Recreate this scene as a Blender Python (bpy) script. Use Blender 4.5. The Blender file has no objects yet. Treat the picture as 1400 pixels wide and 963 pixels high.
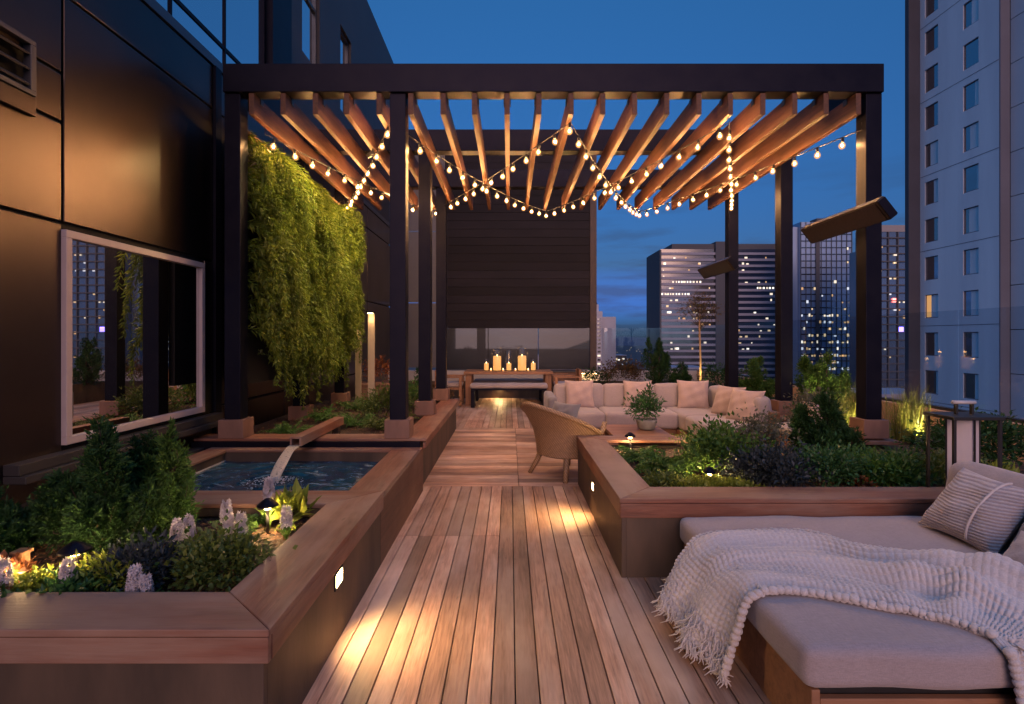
import bpy, bmesh, math, random
import numpy as np
from mathutils import Vector, Matrix, Euler
R = math.radians
rng = np.random.default_rng(11)
random.seed(11)
sc = bpy.context.scene
COL = sc.collection
# camera calibration: 740 px focal length at 1400 px, horizon at y=462, eye 1.42 m above the deck
F, CX, CY, EYE = 740.0, 697.0, 462.0, 1.42


def at(x, y, Y):
    return Vector(((x - CX) / F * Y, Y, EYE + (CY - y) / F * Y))


# ------------------------------------------------------------------ materials
def _new(name):
    m = bpy.data.materials.new(name)
    m.use_nodes = True
    nt = m.node_tree
    return m, nt, nt.nodes['Principled BSDF'], nt.nodes['Material Output']


def rgba(c):
    return (c[0], c[1], c[2], 1.0)


def mix_rgb(nt, fac, a, b, mode='MIX'):
    n = nt.nodes.new('ShaderNodeMix')
    n.data_type = 'RGBA'
    n.blend_type = mode
    for s, v in ((n.inputs[0], fac), (n.inputs[6], a), (n.inputs[7], b)):
        if isinstance(v, (tuple, list)):
            s.default_value = rgba(v)
        elif isinstance(v, (int, float)):
            s.default_value = v
        else:
            nt.links.new(v, s)
    return n.outputs[2]


def noise(nt, scale, detail=4, mscale=(1, 1, 1), rough=.55, coord='Object', rot=(0, 0, 0), dist=0):
    tc = nt.nodes.new('ShaderNodeTexCoord')
    mp = nt.nodes.new('ShaderNodeMapping')
    mp.inputs['Scale'].default_value = mscale
    mp.inputs['Rotation'].default_value = rot
    nt.links.new(tc.outputs[coord], mp.inputs[0])
    n = nt.nodes.new('ShaderNodeTexNoise')
    n.inputs['Scale'].default_value = scale
    n.inputs['Detail'].default_value = detail
    n.inputs['Roughness'].default_value = rough
    n.inputs['Distortion'].default_value = dist
    nt.links.new(mp.outputs[0], n.inputs['Vector'])
    return n.outputs['Fac']


def ramp(nt, fac, a, b):
    n = nt.nodes.new('ShaderNodeMapRange')
    n.inputs[1].default_value = a
    n.inputs[2].default_value = b
    nt.links.new(fac, n.inputs[0])
    return n.outputs[0]


def island(nt):
    return nt.nodes.new('ShaderNodeNewGeometry').outputs['Random Per Island']


def bump(nt, b, h, strength, dist=.01):
    n = nt.nodes.new('ShaderNodeBump')
    n.inputs['Strength'].default_value = strength
    n.inputs['Distance'].default_value = dist
    nt.links.new(h, n.inputs['Height'])
    nt.links.new(n.outputs[0], b.inputs['Normal'])
    return n


def M(name, c1, c2=None, scale=6, ms=(1, 1, 1), rough=.6, rough2=None, metal=0, bmp=0, bscale=None, bms=None, bdist=.004, isl=0, spec=.5, lo=.35, hi=.65, detail=5, dist=0):
    m, nt, b, o = _new(name)
    c2 = c2 or tuple(x * .8 for x in c1)
    n = noise(nt, scale, detail, ms, dist=dist)
    col = mix_rgb(nt, ramp(nt, n, lo, hi), c1, c2)
    if isl:
        v = nt.nodes.new('ShaderNodeMapRange')
        v.inputs[3].default_value = 1 - isl
        v.inputs[4].default_value = 1 + isl
        nt.links.new(island(nt), v.inputs[0])
        hs = nt.nodes.new('ShaderNodeHueSaturation')
        nt.links.new(v.outputs[0], hs.inputs['Value'])
        nt.links.new(col, hs.inputs['Color'])
        col = hs.outputs[0]
    nt.links.new(col, b.inputs['Base Color'])
    b.inputs['Roughness'].default_value = rough
    if rough2 is not None:
        r = nt.nodes.new('ShaderNodeMapRange')
        r.inputs[3].default_value = rough
        r.inputs[4].default_value = rough2
        nt.links.new(n, r.inputs[0])
        nt.links.new(r.outputs[0], b.inputs['Roughness'])
    b.inputs['Metallic'].default_value = metal
    b.inputs['Specular IOR Level'].default_value = spec
    if bmp:
        h = noise(nt, bscale or scale * 3, 4, bms or ms)
        bump(nt, b, h, bmp, bdist)
    return m


def wood(name, c1, c2, axis, isl=.22, rough=.55, grain=26, bmp=.35, weather=None):
    """Grain runs along the given axis (0 x, 1 y, 2 z)."""
    m, nt, b, o = _new(name)
    ms = [1.0, 1.0, 1.0]
    ms[axis] = .06
    # shift the grain for every board
    g = noise(nt, grain, 6, ms, .6, dist=.6)
    big = noise(nt, 2.2, 3, (1, 1, 1))
    st_n = noise(nt, 9, 5, tuple(.10 if i == axis else 1.6 for i in range(3)), .7, dist=1.2)
    col = mix_rgb(nt, ramp(nt, g, .3, .7), c1, c2)
    col = mix_rgb(nt, ramp(nt, st_n, .52, .70), col, mix_rgb(nt, .5, col, (.035, .022, .016)))
    if weather:
        wn = noise(nt, 1.7, 5, tuple(.35 if i == axis else 2.0 for i in range(3)), .65)
        col = mix_rgb(nt, ramp(nt, wn, .44, .62), col, weather)
    col = mix_rgb(nt, ramp(nt, big, .3, .75), col, mix_rgb(nt, .35, col, (.03, .022, .018)))
    v = nt.nodes.new('ShaderNodeMapRange')
    v.inputs[3].default_value = 1 - isl
    v.inputs[4].default_value = 1 + isl
    nt.links.new(island(nt), v.inputs[0])
    hs = nt.nodes.new('ShaderNodeHueSaturation')
    nt.links.new(v.outputs[0], hs.inputs['Value'])
    nt.links.new(col, hs.inputs['Color'])
    # dark knots and stains
    sp = noise(nt, 9, 2, tuple(.5 if i == axis else 1.4 for i in range(3)))
    col = mix_rgb(nt, ramp(nt, sp, .70, .78), hs.outputs[0], mix_rgb(nt, .55, hs.outputs[0], (.01, .008, .006)))
    nt.links.new(col, b.inputs['Base Color'])
    rr = nt.nodes.new('ShaderNodeMapRange')
    rr.inputs[3].default_value = rough - .1
    rr.inputs[4].default_value = rough + .15
    nt.links.new(big, rr.inputs[0])
    nt.links.new(rr.outputs[0], b.inputs['Roughness'])
    b.inputs['Specular IOR Level'].default_value = .35
    bump(nt, b, g, bmp, .003)
    return m


def leafm(name, c1, c2, trans=.3, rough=.45, spec=.4, bs=9, bm=.5):
    m, nt, b, o = _new(name)
    col = mix_rgb(nt, island(nt), c1, c2)
    big = noise(nt, bs, 3)
    col = mix_rgb(nt, ramp(nt, big, .35, .65), col, mix_rgb(nt, bm, col, tuple(x * .45 for x in c1)))
    nt.links.new(col, b.inputs['Base Color'])
    b.inputs['Roughness'].default_value = rough
    b.inputs['Specular IOR Level'].default_value = spec
    t = nt.nodes.new('ShaderNodeBsdfTranslucent')
    nt.links.new(col, t.inputs[0])
    mx = nt.nodes.new('ShaderNodeMixShader')
    mx.inputs[0].default_value = trans
    nt.links.new(b.outputs[0], mx.inputs[1])
    nt.links.new(t.outputs[0], mx.inputs[2])
    nt.links.new(mx.outputs[0], o.inputs[0])
    return m


def EM(name, c, s):
    m, nt, b, o = _new(name)
    b.inputs['Base Color'].default_value = rgba(tuple(min(1, x) * .5 for x in c))
    b.inputs['Emission Color'].default_value = rgba(c)
    b.inputs['Emission Strength'].default_value = s
    return m


def fabric(name, c1, c2, scale=260, bmp=.25, rough=.85, blotch=3.0):
    m, nt, b, o = _new(name)
    n = noise(nt, blotch, 4)
    w1 = noise(nt, scale, 2, (1, .15, 1))
    w2 = noise(nt, scale, 2, (.15, 1, 1))
    mm = nt.nodes.new('ShaderNodeMath')
    nt.links.new(w1, mm.inputs[0])
    nt.links.new(w2, mm.inputs[1])
    col = mix_rgb(nt, ramp(nt, n, .3, .7), c1, c2)
    col = mix_rgb(nt, ramp(nt, mm.outputs[0], .7, 1.3), mix_rgb(nt, .25, col, (.02, .02, .02)), col)
    nt.links.new(col, b.inputs['Base Color'])
    b.inputs['Roughness'].default_value = rough
    b.inputs['Specular IOR Level'].default_value = .2
    b.inputs['Sheen Weight'].default_value = .25
    b.inputs['Sheen Roughness'].default_value = .5
    bump(nt, b, mm.outputs[0], bmp, .002)
    return m


def clear_glass(name, tint=(.9, .93, .95), refl=1.0):
    m, nt, b, o = _new(name)
    nt.nodes.remove(b)
    tr = nt.nodes.new('ShaderNodeBsdfTransparent')
    tr.inputs[0].default_value = rgba(tint)
    gl = nt.nodes.new('ShaderNodeBsdfGlossy')
    gl.inputs['Roughness'].default_value = .02
    gl.inputs[0].default_value = (refl, refl, refl, 1)
    lw_ = nt.nodes.new('ShaderNodeLayerWeight')
    pw_ = nt.nodes.new('ShaderNodeMath'); pw_.operation = 'POWER'; pw_.inputs[1].default_value = 5
    nt.links.new(lw_.outputs['Facing'], pw_.inputs[0])
    fr = nt.nodes.new('ShaderNodeMapRange'); fr.inputs[3].default_value = .03; fr.inputs[4].default_value = .6
    nt.links.new(pw_.outputs[0], fr.inputs[0])
    mx = nt.nodes.new('ShaderNodeMixShader')
    nt.links.new(fr.outputs[0], mx.inputs[0])
    nt.links.new(tr.outputs[0], mx.inputs[1])
    nt.links.new(gl.outputs[0], mx.inputs[2])
    nt.links.new(mx.outputs[0], o.inputs[0])
    return m


def coated_glass(name, base, refl=.45, rough=.015, wob=.0, tint=(1, 1, 1), bscale=.6):
    """Dark reflective pane: a dim room behind a coated mirror-like pane."""
    m, nt, b, o = _new(name)
    b.inputs['Base Color'].default_value = rgba(base)
    b.inputs['Roughness'].default_value = .3
    b.inputs['Specular IOR Level'].default_value = .2
    gl = nt.nodes.new('ShaderNodeBsdfGlossy')
    gl.inputs['Roughness'].default_value = rough
    gl.inputs[0].default_value = rgba(tint)
    mx = nt.nodes.new('ShaderNodeMixShader')
    mx.inputs[0].default_value = refl
    nt.links.new(b.outputs[0], mx.inputs[1])
    nt.links.new(gl.outputs[0], mx.inputs[2])
    nt.links.new(mx.outputs[0], o.inputs[0])
    if wob:
        n = nt.nodes.new('ShaderNodeBump')
        n.inputs['Strength'].default_value = wob
        n.inputs['Distance'].default_value = .05
        nt.links.new(noise(nt, bscale, 2), n.inputs['Height'])
        nt.links.new(n.outputs[0], gl.inputs['Normal'])
    return m


WARM = (1.0, .50, .17)
WARM2 = (1.0, .62, .26)
deck_c = ((.52, .30, .20), (.25, .142, .096))
mt = {}
mt['deck_y'] = wood('deck boards lengthwise', *deck_c, 1, .42, .5, 75, .55, (.52, .37, .28))
mt['deck_x'] = wood('deck boards crosswise', *deck_c, 0, .42, .5, 75, .55, (.52, .37, .28))
cop = ((.27, .112, .070), (.165, .066, .043))
mt['cop_x'] = wood('coping crosswise', *cop, 0, .10, .55, 60, .55, (.29, .185, .14))
mt['cop_y'] = wood('coping lengthwise', *cop, 1, .10, .55, 60, .55, (.29, .185, .14))
mt['raft'] = wood('rafter cedar', (.165, .064, .029), (.08, .031, .016), 1, .18, .55, 24, .3)
mt['teak'] = wood('teak', (.34, .17, .09), (.23, .11, .06), 0, .1, .5, 24, .25)
mt['teak_z'] = wood('teak upright', (.34, .17, .09), (.23, .11, .06), 2, .1, .5, 24, .25)
mt['panelwood'] = wood('dark reddish panelling', (.17, .085, .055), (.10, .05, .035), 1, .1, .55, 18, .3)
mt['metal'] = M('blackened steel', (.009, .0095, .0175), (.012, .0122, .020), 5, rough=.36, rough2=.46, bmp=.04, spec=.03, metal=.55)
mt['iron'] = M('black iron', (.012, .012, .014), None, 30, rough=.45, bmp=.1)
mt['stonewall'] = M('stained planter cladding', (.10, .068, .048), (.034, .026, .021), 4, (1, 1, .3), rough=.6, bmp=.3, bscale=30, lo=.3, hi=.7, spec=.35)
mt['plinth'] = M('post plinth timber', (.20, .105, .075), (.14, .075, .055), 8, (1, 1, .3), rough=.6, bmp=.2)
mt['soil'] = M('bark mulch', (.055, .03, .018), (.02, .012, .008), 40, rough=.95, bmp=1.0, bscale=60, bdist=.02)
mt['bark'] = M('mulch chips', (.14, .06, .03), (.06, .03, .018), 20, rough=.9, isl=.5)
mt['black'] = M('black joint', (.006, .006, .007), None, 10, rough=.8)
mt['fab'] = fabric('sofa fabric', (.355, .305, .313), (.305, .262, .27))
mt['fab2'] = fabric('pillow fabric', (.44, .34, .33), (.39, .30, .29))
mt['fabgrey'] = fabric('grey fabric', (.20, .19, .21), (.16, .155, .17))
mt['knitgrey'] = fabric('knitted pillow yarn', (.40, .36, .37), (.33, .30, .32), 180, .5)
mt['whitestone'] = M('white pebble', (.6, .55, .48), (.45, .40, .34), 14, rough=.7)

# ------------------------------------------------------------------ light levels
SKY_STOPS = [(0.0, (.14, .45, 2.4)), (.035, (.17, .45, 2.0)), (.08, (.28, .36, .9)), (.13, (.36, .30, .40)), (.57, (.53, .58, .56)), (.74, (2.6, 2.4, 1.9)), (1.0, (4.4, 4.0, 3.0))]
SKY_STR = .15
SUN_STR = .5
BULB = 980
BULB_GLASS = .40
STEP_E = 11
PATH_E = 3.2
UP_E = 9
WALL_E = 40
CANDLE_E = .12
CITY_E = .17


# ------------------------------------------------------------------ building blocks
WOFF = {}


class MB:
    def __init__(s):
        s.v = []
        s.f = []

    def add(s, vs, fs):
        o = len(s.v)
        s.v.extend([tuple(map(float, p)) for p in vs])
        s.f.extend([tuple(i + o for i in f) for f in fs])
        return s

    def box(s, x0, x1, y0, y1, z0, z1, T=None):
        vs = [(x, y, z) for x in (x0, x1) for y in (y0, y1) for z in (z0, z1)]
        if T is not None:
            vs = [T @ Vector(p) for p in vs]
        return s.add(vs, [(0, 1, 3, 2), (4, 6, 7, 5), (0, 4, 5, 1), (2, 3, 7, 6), (0, 2, 6, 4), (1, 5, 7, 3)])

    def prism(s, poly, z0, z1):
        """Upright prism over a counter-clockwise polygon in x, y."""
        n = len(poly)
        vs = [(x, y, z0) for x, y in poly] + [(x, y, z1) for x, y in poly]
        fs = [tuple(range(n - 1, -1, -1)), tuple(range(n, 2 * n))]
        fs += [(i, (i + 1) % n, n + (i + 1) % n, n + i) for i in range(n)]
        return s.add(vs, fs)

    def tube(s, pts, r, n=8, caps=True, flat=1.0):
        pts = [Vector(p) for p in pts]
        rs = r if isinstance(r, (list, tuple)) else [r] * len(pts)
        t0 = (pts[1] - pts[0]).normalized()
        ref = Vector((0, 0, 1)) if abs(t0.z) < .9 else Vector((1, 0, 0))
        a = t0.cross(ref).normalized()
        vs = []
        for i, p in enumerate(pts):
            t = (pts[min(i + 1, len(pts) - 1)] - pts[max(i - 1, 0)]).normalized()
            a = (a - t * a.dot(t)).normalized()
            b = t.cross(a)
            for k in range(n):
                th = 2 * math.pi * k / n
                vs.append(p + a * math.cos(th) * rs[i] + b * math.sin(th) * rs[i] * flat)
        fs = []
        for i in range(len(pts) - 1):
            for k in range(n):
                fs.append((i * n + k, i * n + (k + 1) % n, (i + 1) * n + (k + 1) % n, (i + 1) * n + k))
        if caps:
            fs.append(tuple(range(n - 1, -1, -1)))
            fs.append(tuple((len(pts) - 1) * n + k for k in range(n)))
        return s.add(vs, fs)

    def lathe(s, prof, c=(0, 0, 0), n=20, T=None):
        vs = []
        for r, z in prof:
            for k in range(n):
                th = 2 * math.pi * k / n
                p = Vector((r * math.cos(th), r * math.sin(th), z))
                if T is not None:
                    p = T @ p
                vs.append(p + Vector(c))
        fs = []
        for i in range(len(prof) - 1):
            for k in range(n):
                fs.append((i * n + k, i * n + (k + 1) % n, (i + 1) * n + (k + 1) % n, (i + 1) * n + k))
        fs.append(tuple(range(n - 1, -1, -1)))
        fs.append(tuple((len(prof) - 1) * n + k for k in range(n)))
        return s.add(vs, fs)

    def ball(s, c, r, n=10, m=6, sq=(1, 1, 1)):
        prof = [(math.sin(math.pi * i / m), -math.cos(math.pi * i / m)) for i in range(m + 1)]
        prof[0] = (.02, -1)
        prof[-1] = (.02, 1)
        vs = []
        for q, z in prof:
            for k in range(n):
                th = 2 * math.pi * k / n
                vs.append((c[0] + r * sq[0] * q * math.cos(th), c[1] + r * sq[1] * q * math.sin(th), c[2] + r * sq[2] * z))
        fs = []
        for i in range(m):
            for k in range(n):
                fs.append((i * n + k, i * n + (k + 1) % n, (i + 1) * n + (k + 1) % n, (i + 1) * n + k))
        fs.append(tuple(range(n - 1, -1, -1)))
        fs.append(tuple(m * n + k for k in range(n)))
        return s.add(vs, fs)

    def quads(s, A):
        A = np.asarray(A, float)
        o = len(s.v)
        n = len(A)
        s.v.extend(map(tuple, A.reshape(-1, 3).tolist()))
        idx = (np.arange(n * 4).reshape(n, 4) + o).tolist()
        s.f.extend(map(tuple, idx))
        return s

    def grid(s, P, close_u=False):
        P = np.asarray(P, float)
        a, b = P.shape[:2]
        o = len(s.v)
        s.v.extend(map(tuple, P.reshape(-1, 3).tolist()))
        for i in range(a if close_u else a - 1):
            for j in range(b - 1):
                i2 = (i + 1) % a
                s.f.append((o + i * b + j, o + i2 * b + j, o + i2 * b + j + 1, o + i * b + j + 1))
        return s

    def build(s, name, mat, parent=None, smooth=False, bevel=0, local=False, origin=None, seg=2):
        off = Vector((0, 0, 0))
        if parent is not None and not local:
            off = WOFF[parent.name]
        if origin is not None:
            off = Vector(origin)
        me = bpy.data.meshes.new(name)
        vs = s.v if off.length == 0 else [(p[0] - off.x, p[1] - off.y, p[2] - off.z) for p in s.v]
        me.from_pydata(vs, [], s.f)
        if smooth:
            me.polygons.foreach_set('use_smooth', [True] * len(me.polygons))
        me.materials.append(mat)
        o = bpy.data.objects.new(name, me)
        COL.objects.link(o)
        if parent is not None:
            o.parent = parent
            WOFF[o.name] = WOFF.get(parent.name, Vector((0, 0, 0)))
        else:
            o.location = off
            WOFF[o.name] = off
        if bevel:
            b = o.modifiers.new('bevel', 'BEVEL')
            b.width = bevel
            b.segments = seg
            b.limit_method = 'ANGLE'
            b.angle_limit = R(40)
            b.harden_normals = False
        return o


def tag(o, label=None, cat=None, group=None, kind=None):
    if label: o['label'] = label
    if cat: o['category'] = cat
    if group: o['group'] = group
    if kind: o['kind'] = kind
    return o


def thing(name, label, cat, loc=(0, 0, 0), group=None, rz=0):
    o = bpy.data.objects.new(name, None)
    o.empty_display_size = .1
    COL.objects.link(o)
    o.location = loc
    o.rotation_euler.z = rz
    WOFF[o.name] = Vector(loc)
    return tag(o, label, cat, group)


def struct(name, mb, m, **k):
    return tag(mb.build(name, m, **k), kind='structure')


def copy_tree(o, parent=None):
    c = o.copy()
    COL.objects.link(c)
    if parent is not None:
        c.parent = parent
    for ch in list(o.children):
        copy_tree(ch, c)
    return c


def lamp(kind, loc, energy, color, parent, radius=.02, rot=None, spot=None, blend=.6, name='lamp'):
    d = bpy.data.lights.new(name, kind)
    d.energy = energy
    d.color = color
    if kind != 'SUN':
        d.shadow_soft_size = radius
    if spot:
        d.spot_size = R(spot)
        d.spot_blend = blend
    o = bpy.data.objects.new(name, d)
    COL.objects.link(o)
    o.location = Vector(loc) - (WOFF[parent.name] if parent else Vector((0, 0, 0)))
    if rot is not None:
        o.rotation_euler = Vector(rot).to_track_quat('-Z', 'Y').to_euler()
    o.parent = parent
    return o


_gc = {}


def unit_grid_cube(n):
    if n not in _gc:
        bm = bmesh.new()
        bmesh.ops.create_cube(bm, size=2)
        bmesh.ops.subdivide_edges(bm, edges=bm.edges[:], cuts=n, use_grid_fill=True)
        bm.verts.ensure_lookup_table()
        _gc[n] = (np.array([v.co[:] for v in bm.verts]), [tuple(v.index for v in f.verts) for f in bm.faces])
        bm.free()
    return _gc[n]


def cushion(mb, c, size, r=.05, puff=.02, n=14, T=None, sag=0, seed=0):
    p, fs = unit_grid_cube(n)
    p = np.clip(p, -1, 1)
    h = np.array(size) / 2
    # denser samples near the rounded rim
    q = np.sign(p) * (1 - (1 - np.abs(p)) ** 1.6) * h
    rr = min(r, h.min() * .98)
    inner = np.clip(q, -(h - rr), h - rr)
    d = q - inner
    ln = np.linalg.norm(d, axis=1, keepdims=True)
    ln[ln == 0] = 1
    q = inner + d / ln * rr
    u = q / h
    for ax in range(3):
        o1, o2 = [a for a in range(3) if a != ax]
        w = (1 - np.clip(np.abs(u[:, o1]), 0, 1) ** 2.5) * (1 - np.clip(np.abs(u[:, o2]), 0, 1) ** 2.5)
        k = puff * (1 if size[ax] == min(size) else .6)
        q[:, ax] += np.sign(u[:, ax]) * np.clip((np.abs(u[:, ax]) - .6) / .4, 0, 1) * w * k
    rs = np.random.default_rng(seed)
    ph = rs.uniform(0, 6, 6)
    q[:, 2] += .004 * (np.sin(9 * q[:, 0] + ph[0]) * np.cos(8 * q[:, 1] + ph[1]) + .6 * np.sin(17 * q[:, 0] + ph[2] + 6 * q[:, 1]))
    if T is not None:
        q = np.array([(T @ Vector(x))[:] for x in q])
    q = q + np.array(c)
    return mb.add(q.tolist(), fs)


def pillow_mb(T, w, h, t, n=22, seed=0, wr=.006):
    rs = np.random.default_rng(seed)
    ph = rs.uniform(0, 6, 8)
    u = np.linspace(-1, 1, n)
    U, V = np.meshgrid(u, u, indexing='ij')
    mb = MB()
    for sg in (1, -1):
        X = U * w / 2 * (1 - .09 * (1 - V ** 2))
        Z = V * h / 2 * (1 - .09 * (1 - U ** 2))
        th = t / 2 * (np.clip((1 - U ** 2) * (1 - V ** 2), 0, 1)) ** .42
        th = th + wr * (np.sin(7 * U + ph[0] + 3 * V) + np.sin(9 * V + ph[1] - 4 * U)) * (1 - U ** 2) * (1 - V ** 2) ** .5
        th += wr * .8 * np.sin(14 * np.arctan2(V, U) + ph[2]) * np.clip(U ** 2 + V ** 2 - .4, 0, 1) * (1 - np.maximum(np.abs(U), np.abs(V)) ** 6)
        P = np.stack([X, sg * th, Z], -1).reshape(-1, 3)
        P = np.array([(T @ Vector(p))[:] for p in P]).reshape(n, n, 3)
        if sg < 0:
            P = P[::-1]
        mb.grid(P)
    return mb


def TR(loc, rx=0, ry=0, rz=0):
    return Matrix.Translation(Vector(loc)) @ Euler((R(rx), R(ry), R(rz)), 'XYZ').to_matrix().to_4x4()


# ------------------------------------------------------------------ foliage
def nrm(a):
    l = np.linalg.norm(a, axis=-1, keepdims=True)
    l[l < 1e-9] = 1
    return a / l


def leaves(mb, P, D, L, W, droop=.15, up=None):
    """One four-sided leaf per point P, pointing along D."""
    n = len(P)
    D = nrm(np.asarray(D, float))
    N = up if up is not None else nrm(rng.normal(size=(n, 3)) * .6 + np.array([0, 0, 1.0]))
    S = nrm(np.cross(D, N))
    N = np.cross(S, D)
    L = np.broadcast_to(np.asarray(L, float).reshape(-1, 1), (n, 1))
    W = np.broadcast_to(np.asarray(W, float).reshape(-1, 1), (n, 1))
    mid = P + D * L * .45 + N * L * .05
    tip = P + D * L - N * L * droop
    return mb.quads(np.stack([P, mid + S * W / 2, tip, mid - S * W / 2], 1))


def bush(c, rad, n, L, W, clumps=26, spread=.24, upw=.35, floor=None, jit=.7, inner=.45):
    c = np.array(c, float)
    rad = np.array(rad, float)
    k = nrm(rng.normal(size=(clumps, 3)))
    k[:, 2] = np.abs(k[:, 2]) * 1.0 - .12
    k *= rng.uniform(inner, 1.0, (clumps, 1))
    i = rng.integers(0, clumps, n)
    cs = rng.uniform(.6, 1.3, clumps)
    q = k[i] + rng.normal(size=(n, 3)) * spread * cs[i][:, None]
    P = c + q * rad
    D = nrm(q) + rng.normal(size=(n, 3)) * jit + np.array([0, 0, upw])
    if floor is not None:
        ok = P[:, 2] > floor
        P, D = P[ok], D[ok]
    m = len(P)
    mb = MB()
    leaves(mb, P, D, L * rng.uniform(.6, 1.25, m), W * rng.uniform(.6, 1.25, m))
    return mb


def stems(c, rad, n=7, r=.006):
    mb = MB()
    for i in range(n):
        a = random.uniform(0, 6.28)
        q = random.uniform(.2, .75)
        t = (c[0] + math.cos(a) * rad[0] * q, c[1] + math.sin(a) * rad[1] * q, c[2] + rad[2] * random.uniform(.2, .7))
        b = (c[0] + math.cos(a) * rad[0] * .1, c[1] + math.sin(a) * rad[1] * .1, c[2] - rad[2] * .25)
        m = tuple((t[j] + b[j]) / 2 + random.uniform(-.02, .02) for j in range(3))
        mb.tube([b, m, t], [r, r * .8, r * .4], 5)
    return mb


def conifer_mb(c, h, rad, nb=60, seg=14, per=7, nl=.05, nw=.012, upright=.75, start=.0, wide=1.0):
    """Upright feathery sprays: branches carry flat side sprigs set with short scales; returns scales and wood."""
    need, wd = MB(), MB()
    c = np.array(c, float)
    wd.tube([c, c + np.array([.01, .01, h * .5]), c + np.array([0, 0, h * .9])], [.02, .013, .003], 6)
    lead = [(0, 0, 1.0)] + [(rad * .72 * math.cos(q), rad * .72 * math.sin(q), rng.uniform(.42, .95)) for q in rng.uniform(0, 6.28, 5)]
    AP, AD, AL = [], [], []
    for b in range(nb):
        f = (b + rng.uniform(0, 1)) / nb
        lx, ly, lh = lead[int(rng.integers(0, len(lead)))]
        hh = h * lh
        z0 = hh * (start + (.80 - start) * f)
        base = c + np.array([lx * (.25 + .75 * f), ly * (.25 + .75 * f), z0])
        az = rng.uniform(0, 2 * math.pi)
        ro = rad * wide * (.44 if lx else .52) * (1 - f * .92) * rng.uniform(.55, 1.2)
        up = hh * .34 * rng.uniform(.6, 1.25) * (1 - .4 * f) * upright
        t = np.linspace(0, 1, seg)[:, None]
        dirv = np.array([math.cos(az), math.sin(az), 0])
        pts = base + dirv * ro * (1 - (1 - t) ** 1.6) + np.array([0, 0, 1]) * up * t ** 1.5
        pts += np.cumsum(rng.normal(size=pts.shape) * .005, 0)
        wd.tube([pts[0], pts[seg // 2], pts[-1]], [.005, .003, .001], 4, caps=False)
        tan = nrm(np.gradient(pts, axis=0))
        fl_n = nrm(rng.normal(size=3) * .5 + np.array([-dirv[1], dirv[0], .3]))
        for j in range(2, seg):
            q = 1 - .75 * j / seg
            for sg in (-1, 1):
                sd = nrm(np.cross(tan[j], fl_n)) * sg + tan[j] * .9 + rng.normal(size=3) * .2
                sd = nrm(sd)
                sl = nl * 1.9 * q * rng.uniform(.6, 1.3)
                s_ = rng.uniform(0, 1, per)[:, None]
                AP.append(pts[j] + sd * sl * s_ + rng.normal(size=(per, 3)) * .003)
                AD.append(sd * 1.0 + rng.normal(size=(per, 3)) * .42 + np.array([0, 0, .15]))
                AL.append(nl * .62 * rng.uniform(.6, 1.3, per))
    P = np.concatenate(AP)
    leaves(need, P, np.concatenate(AD), np.concatenate(AL), nw * .72, .05, up=nrm(rng.normal(size=P.shape)))
    return need, wd


def frond(p0, d, length, sag, np_=12, pin=.07, pw=.02, side=None):
    """Arrays of pinnae for one arching fern frond."""
    s = np.linspace(.08, 1, np_)[:, None]
    p0 = np.array(p0, float)
    d = np.array(d, float)
    d /= np.linalg.norm(d)
    pts = p0 + d * s * length + np.array([0, 0, -1]) * sag * length * s ** 2
    tan = nrm(np.gradient(pts, axis=0))
    sd = nrm(np.cross(tan, np.array([0, 0, 1.0]) + rng.normal(size=3) * .35))
    pl = pin * np.sin(np.pi * np.clip(s, 0, 1) ** .7 * .92 + .12)
    P = np.concatenate([pts, pts])
    D = np.concatenate([sd + tan * .7, -sd + tan * .7]) + rng.normal(size=(2 * np_, 3)) * .12 + np.array([0, 0, -.15])
    return P, D, np.concatenate([pl, pl])[:, 0], pw


def fern_mb(c, n, length, sag=.55, up=.9, pin=.07, pw=.02, np_=12):
    mb = MB()
    AP, AD, AL = [], [], []
    for i in range(n):
        az = rng.uniform(0, 6.283)
        d = (math.cos(az) * rng.uniform(.5, 1), math.sin(az) * rng.uniform(.5, 1), up * rng.uniform(.6, 1.2))
        P, D, L, w = frond(np.array(c) + rng.normal(size=3) * np.array([.02, .02, 0]), d, length * rng.uniform(.7, 1.15), sag * rng.uniform(.7, 1.3), np_, pin, pw)
        AP.append(P); AD.append(D); AL.append(L)
    leaves(mb, np.concatenate(AP), np.concatenate(AD), np.concatenate(AL), pw)
    return mb


def blades_mb(c, n, h, spread, w=.006, seg=5, arch=.6, base=.04):
    mb = MB()
    c = np.array(c, float)
    for i in range(n):
        az = rng.uniform(0, 6.283)
        d = np.array([math.cos(az), math.sin(az), 0])
        s = np.array([-d[1], d[0], 0])
        hh = h * rng.uniform(.55, 1.1)
        out = spread * rng.uniform(.15, 1.0)
        b = c + rng.normal(size=3) * np.array([base, base, 0])
        t = np.linspace(0, 1, seg)[:, None]
        pts = b + d * out * t ** 1.8 + np.array([0, 0, 1]) * hh * (t - arch * .45 * t ** 3)
        ww = w * (1 - t * .92)
        mb.grid(np.stack([pts - s * ww, pts + s * ww], 1))
    return mb


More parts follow.
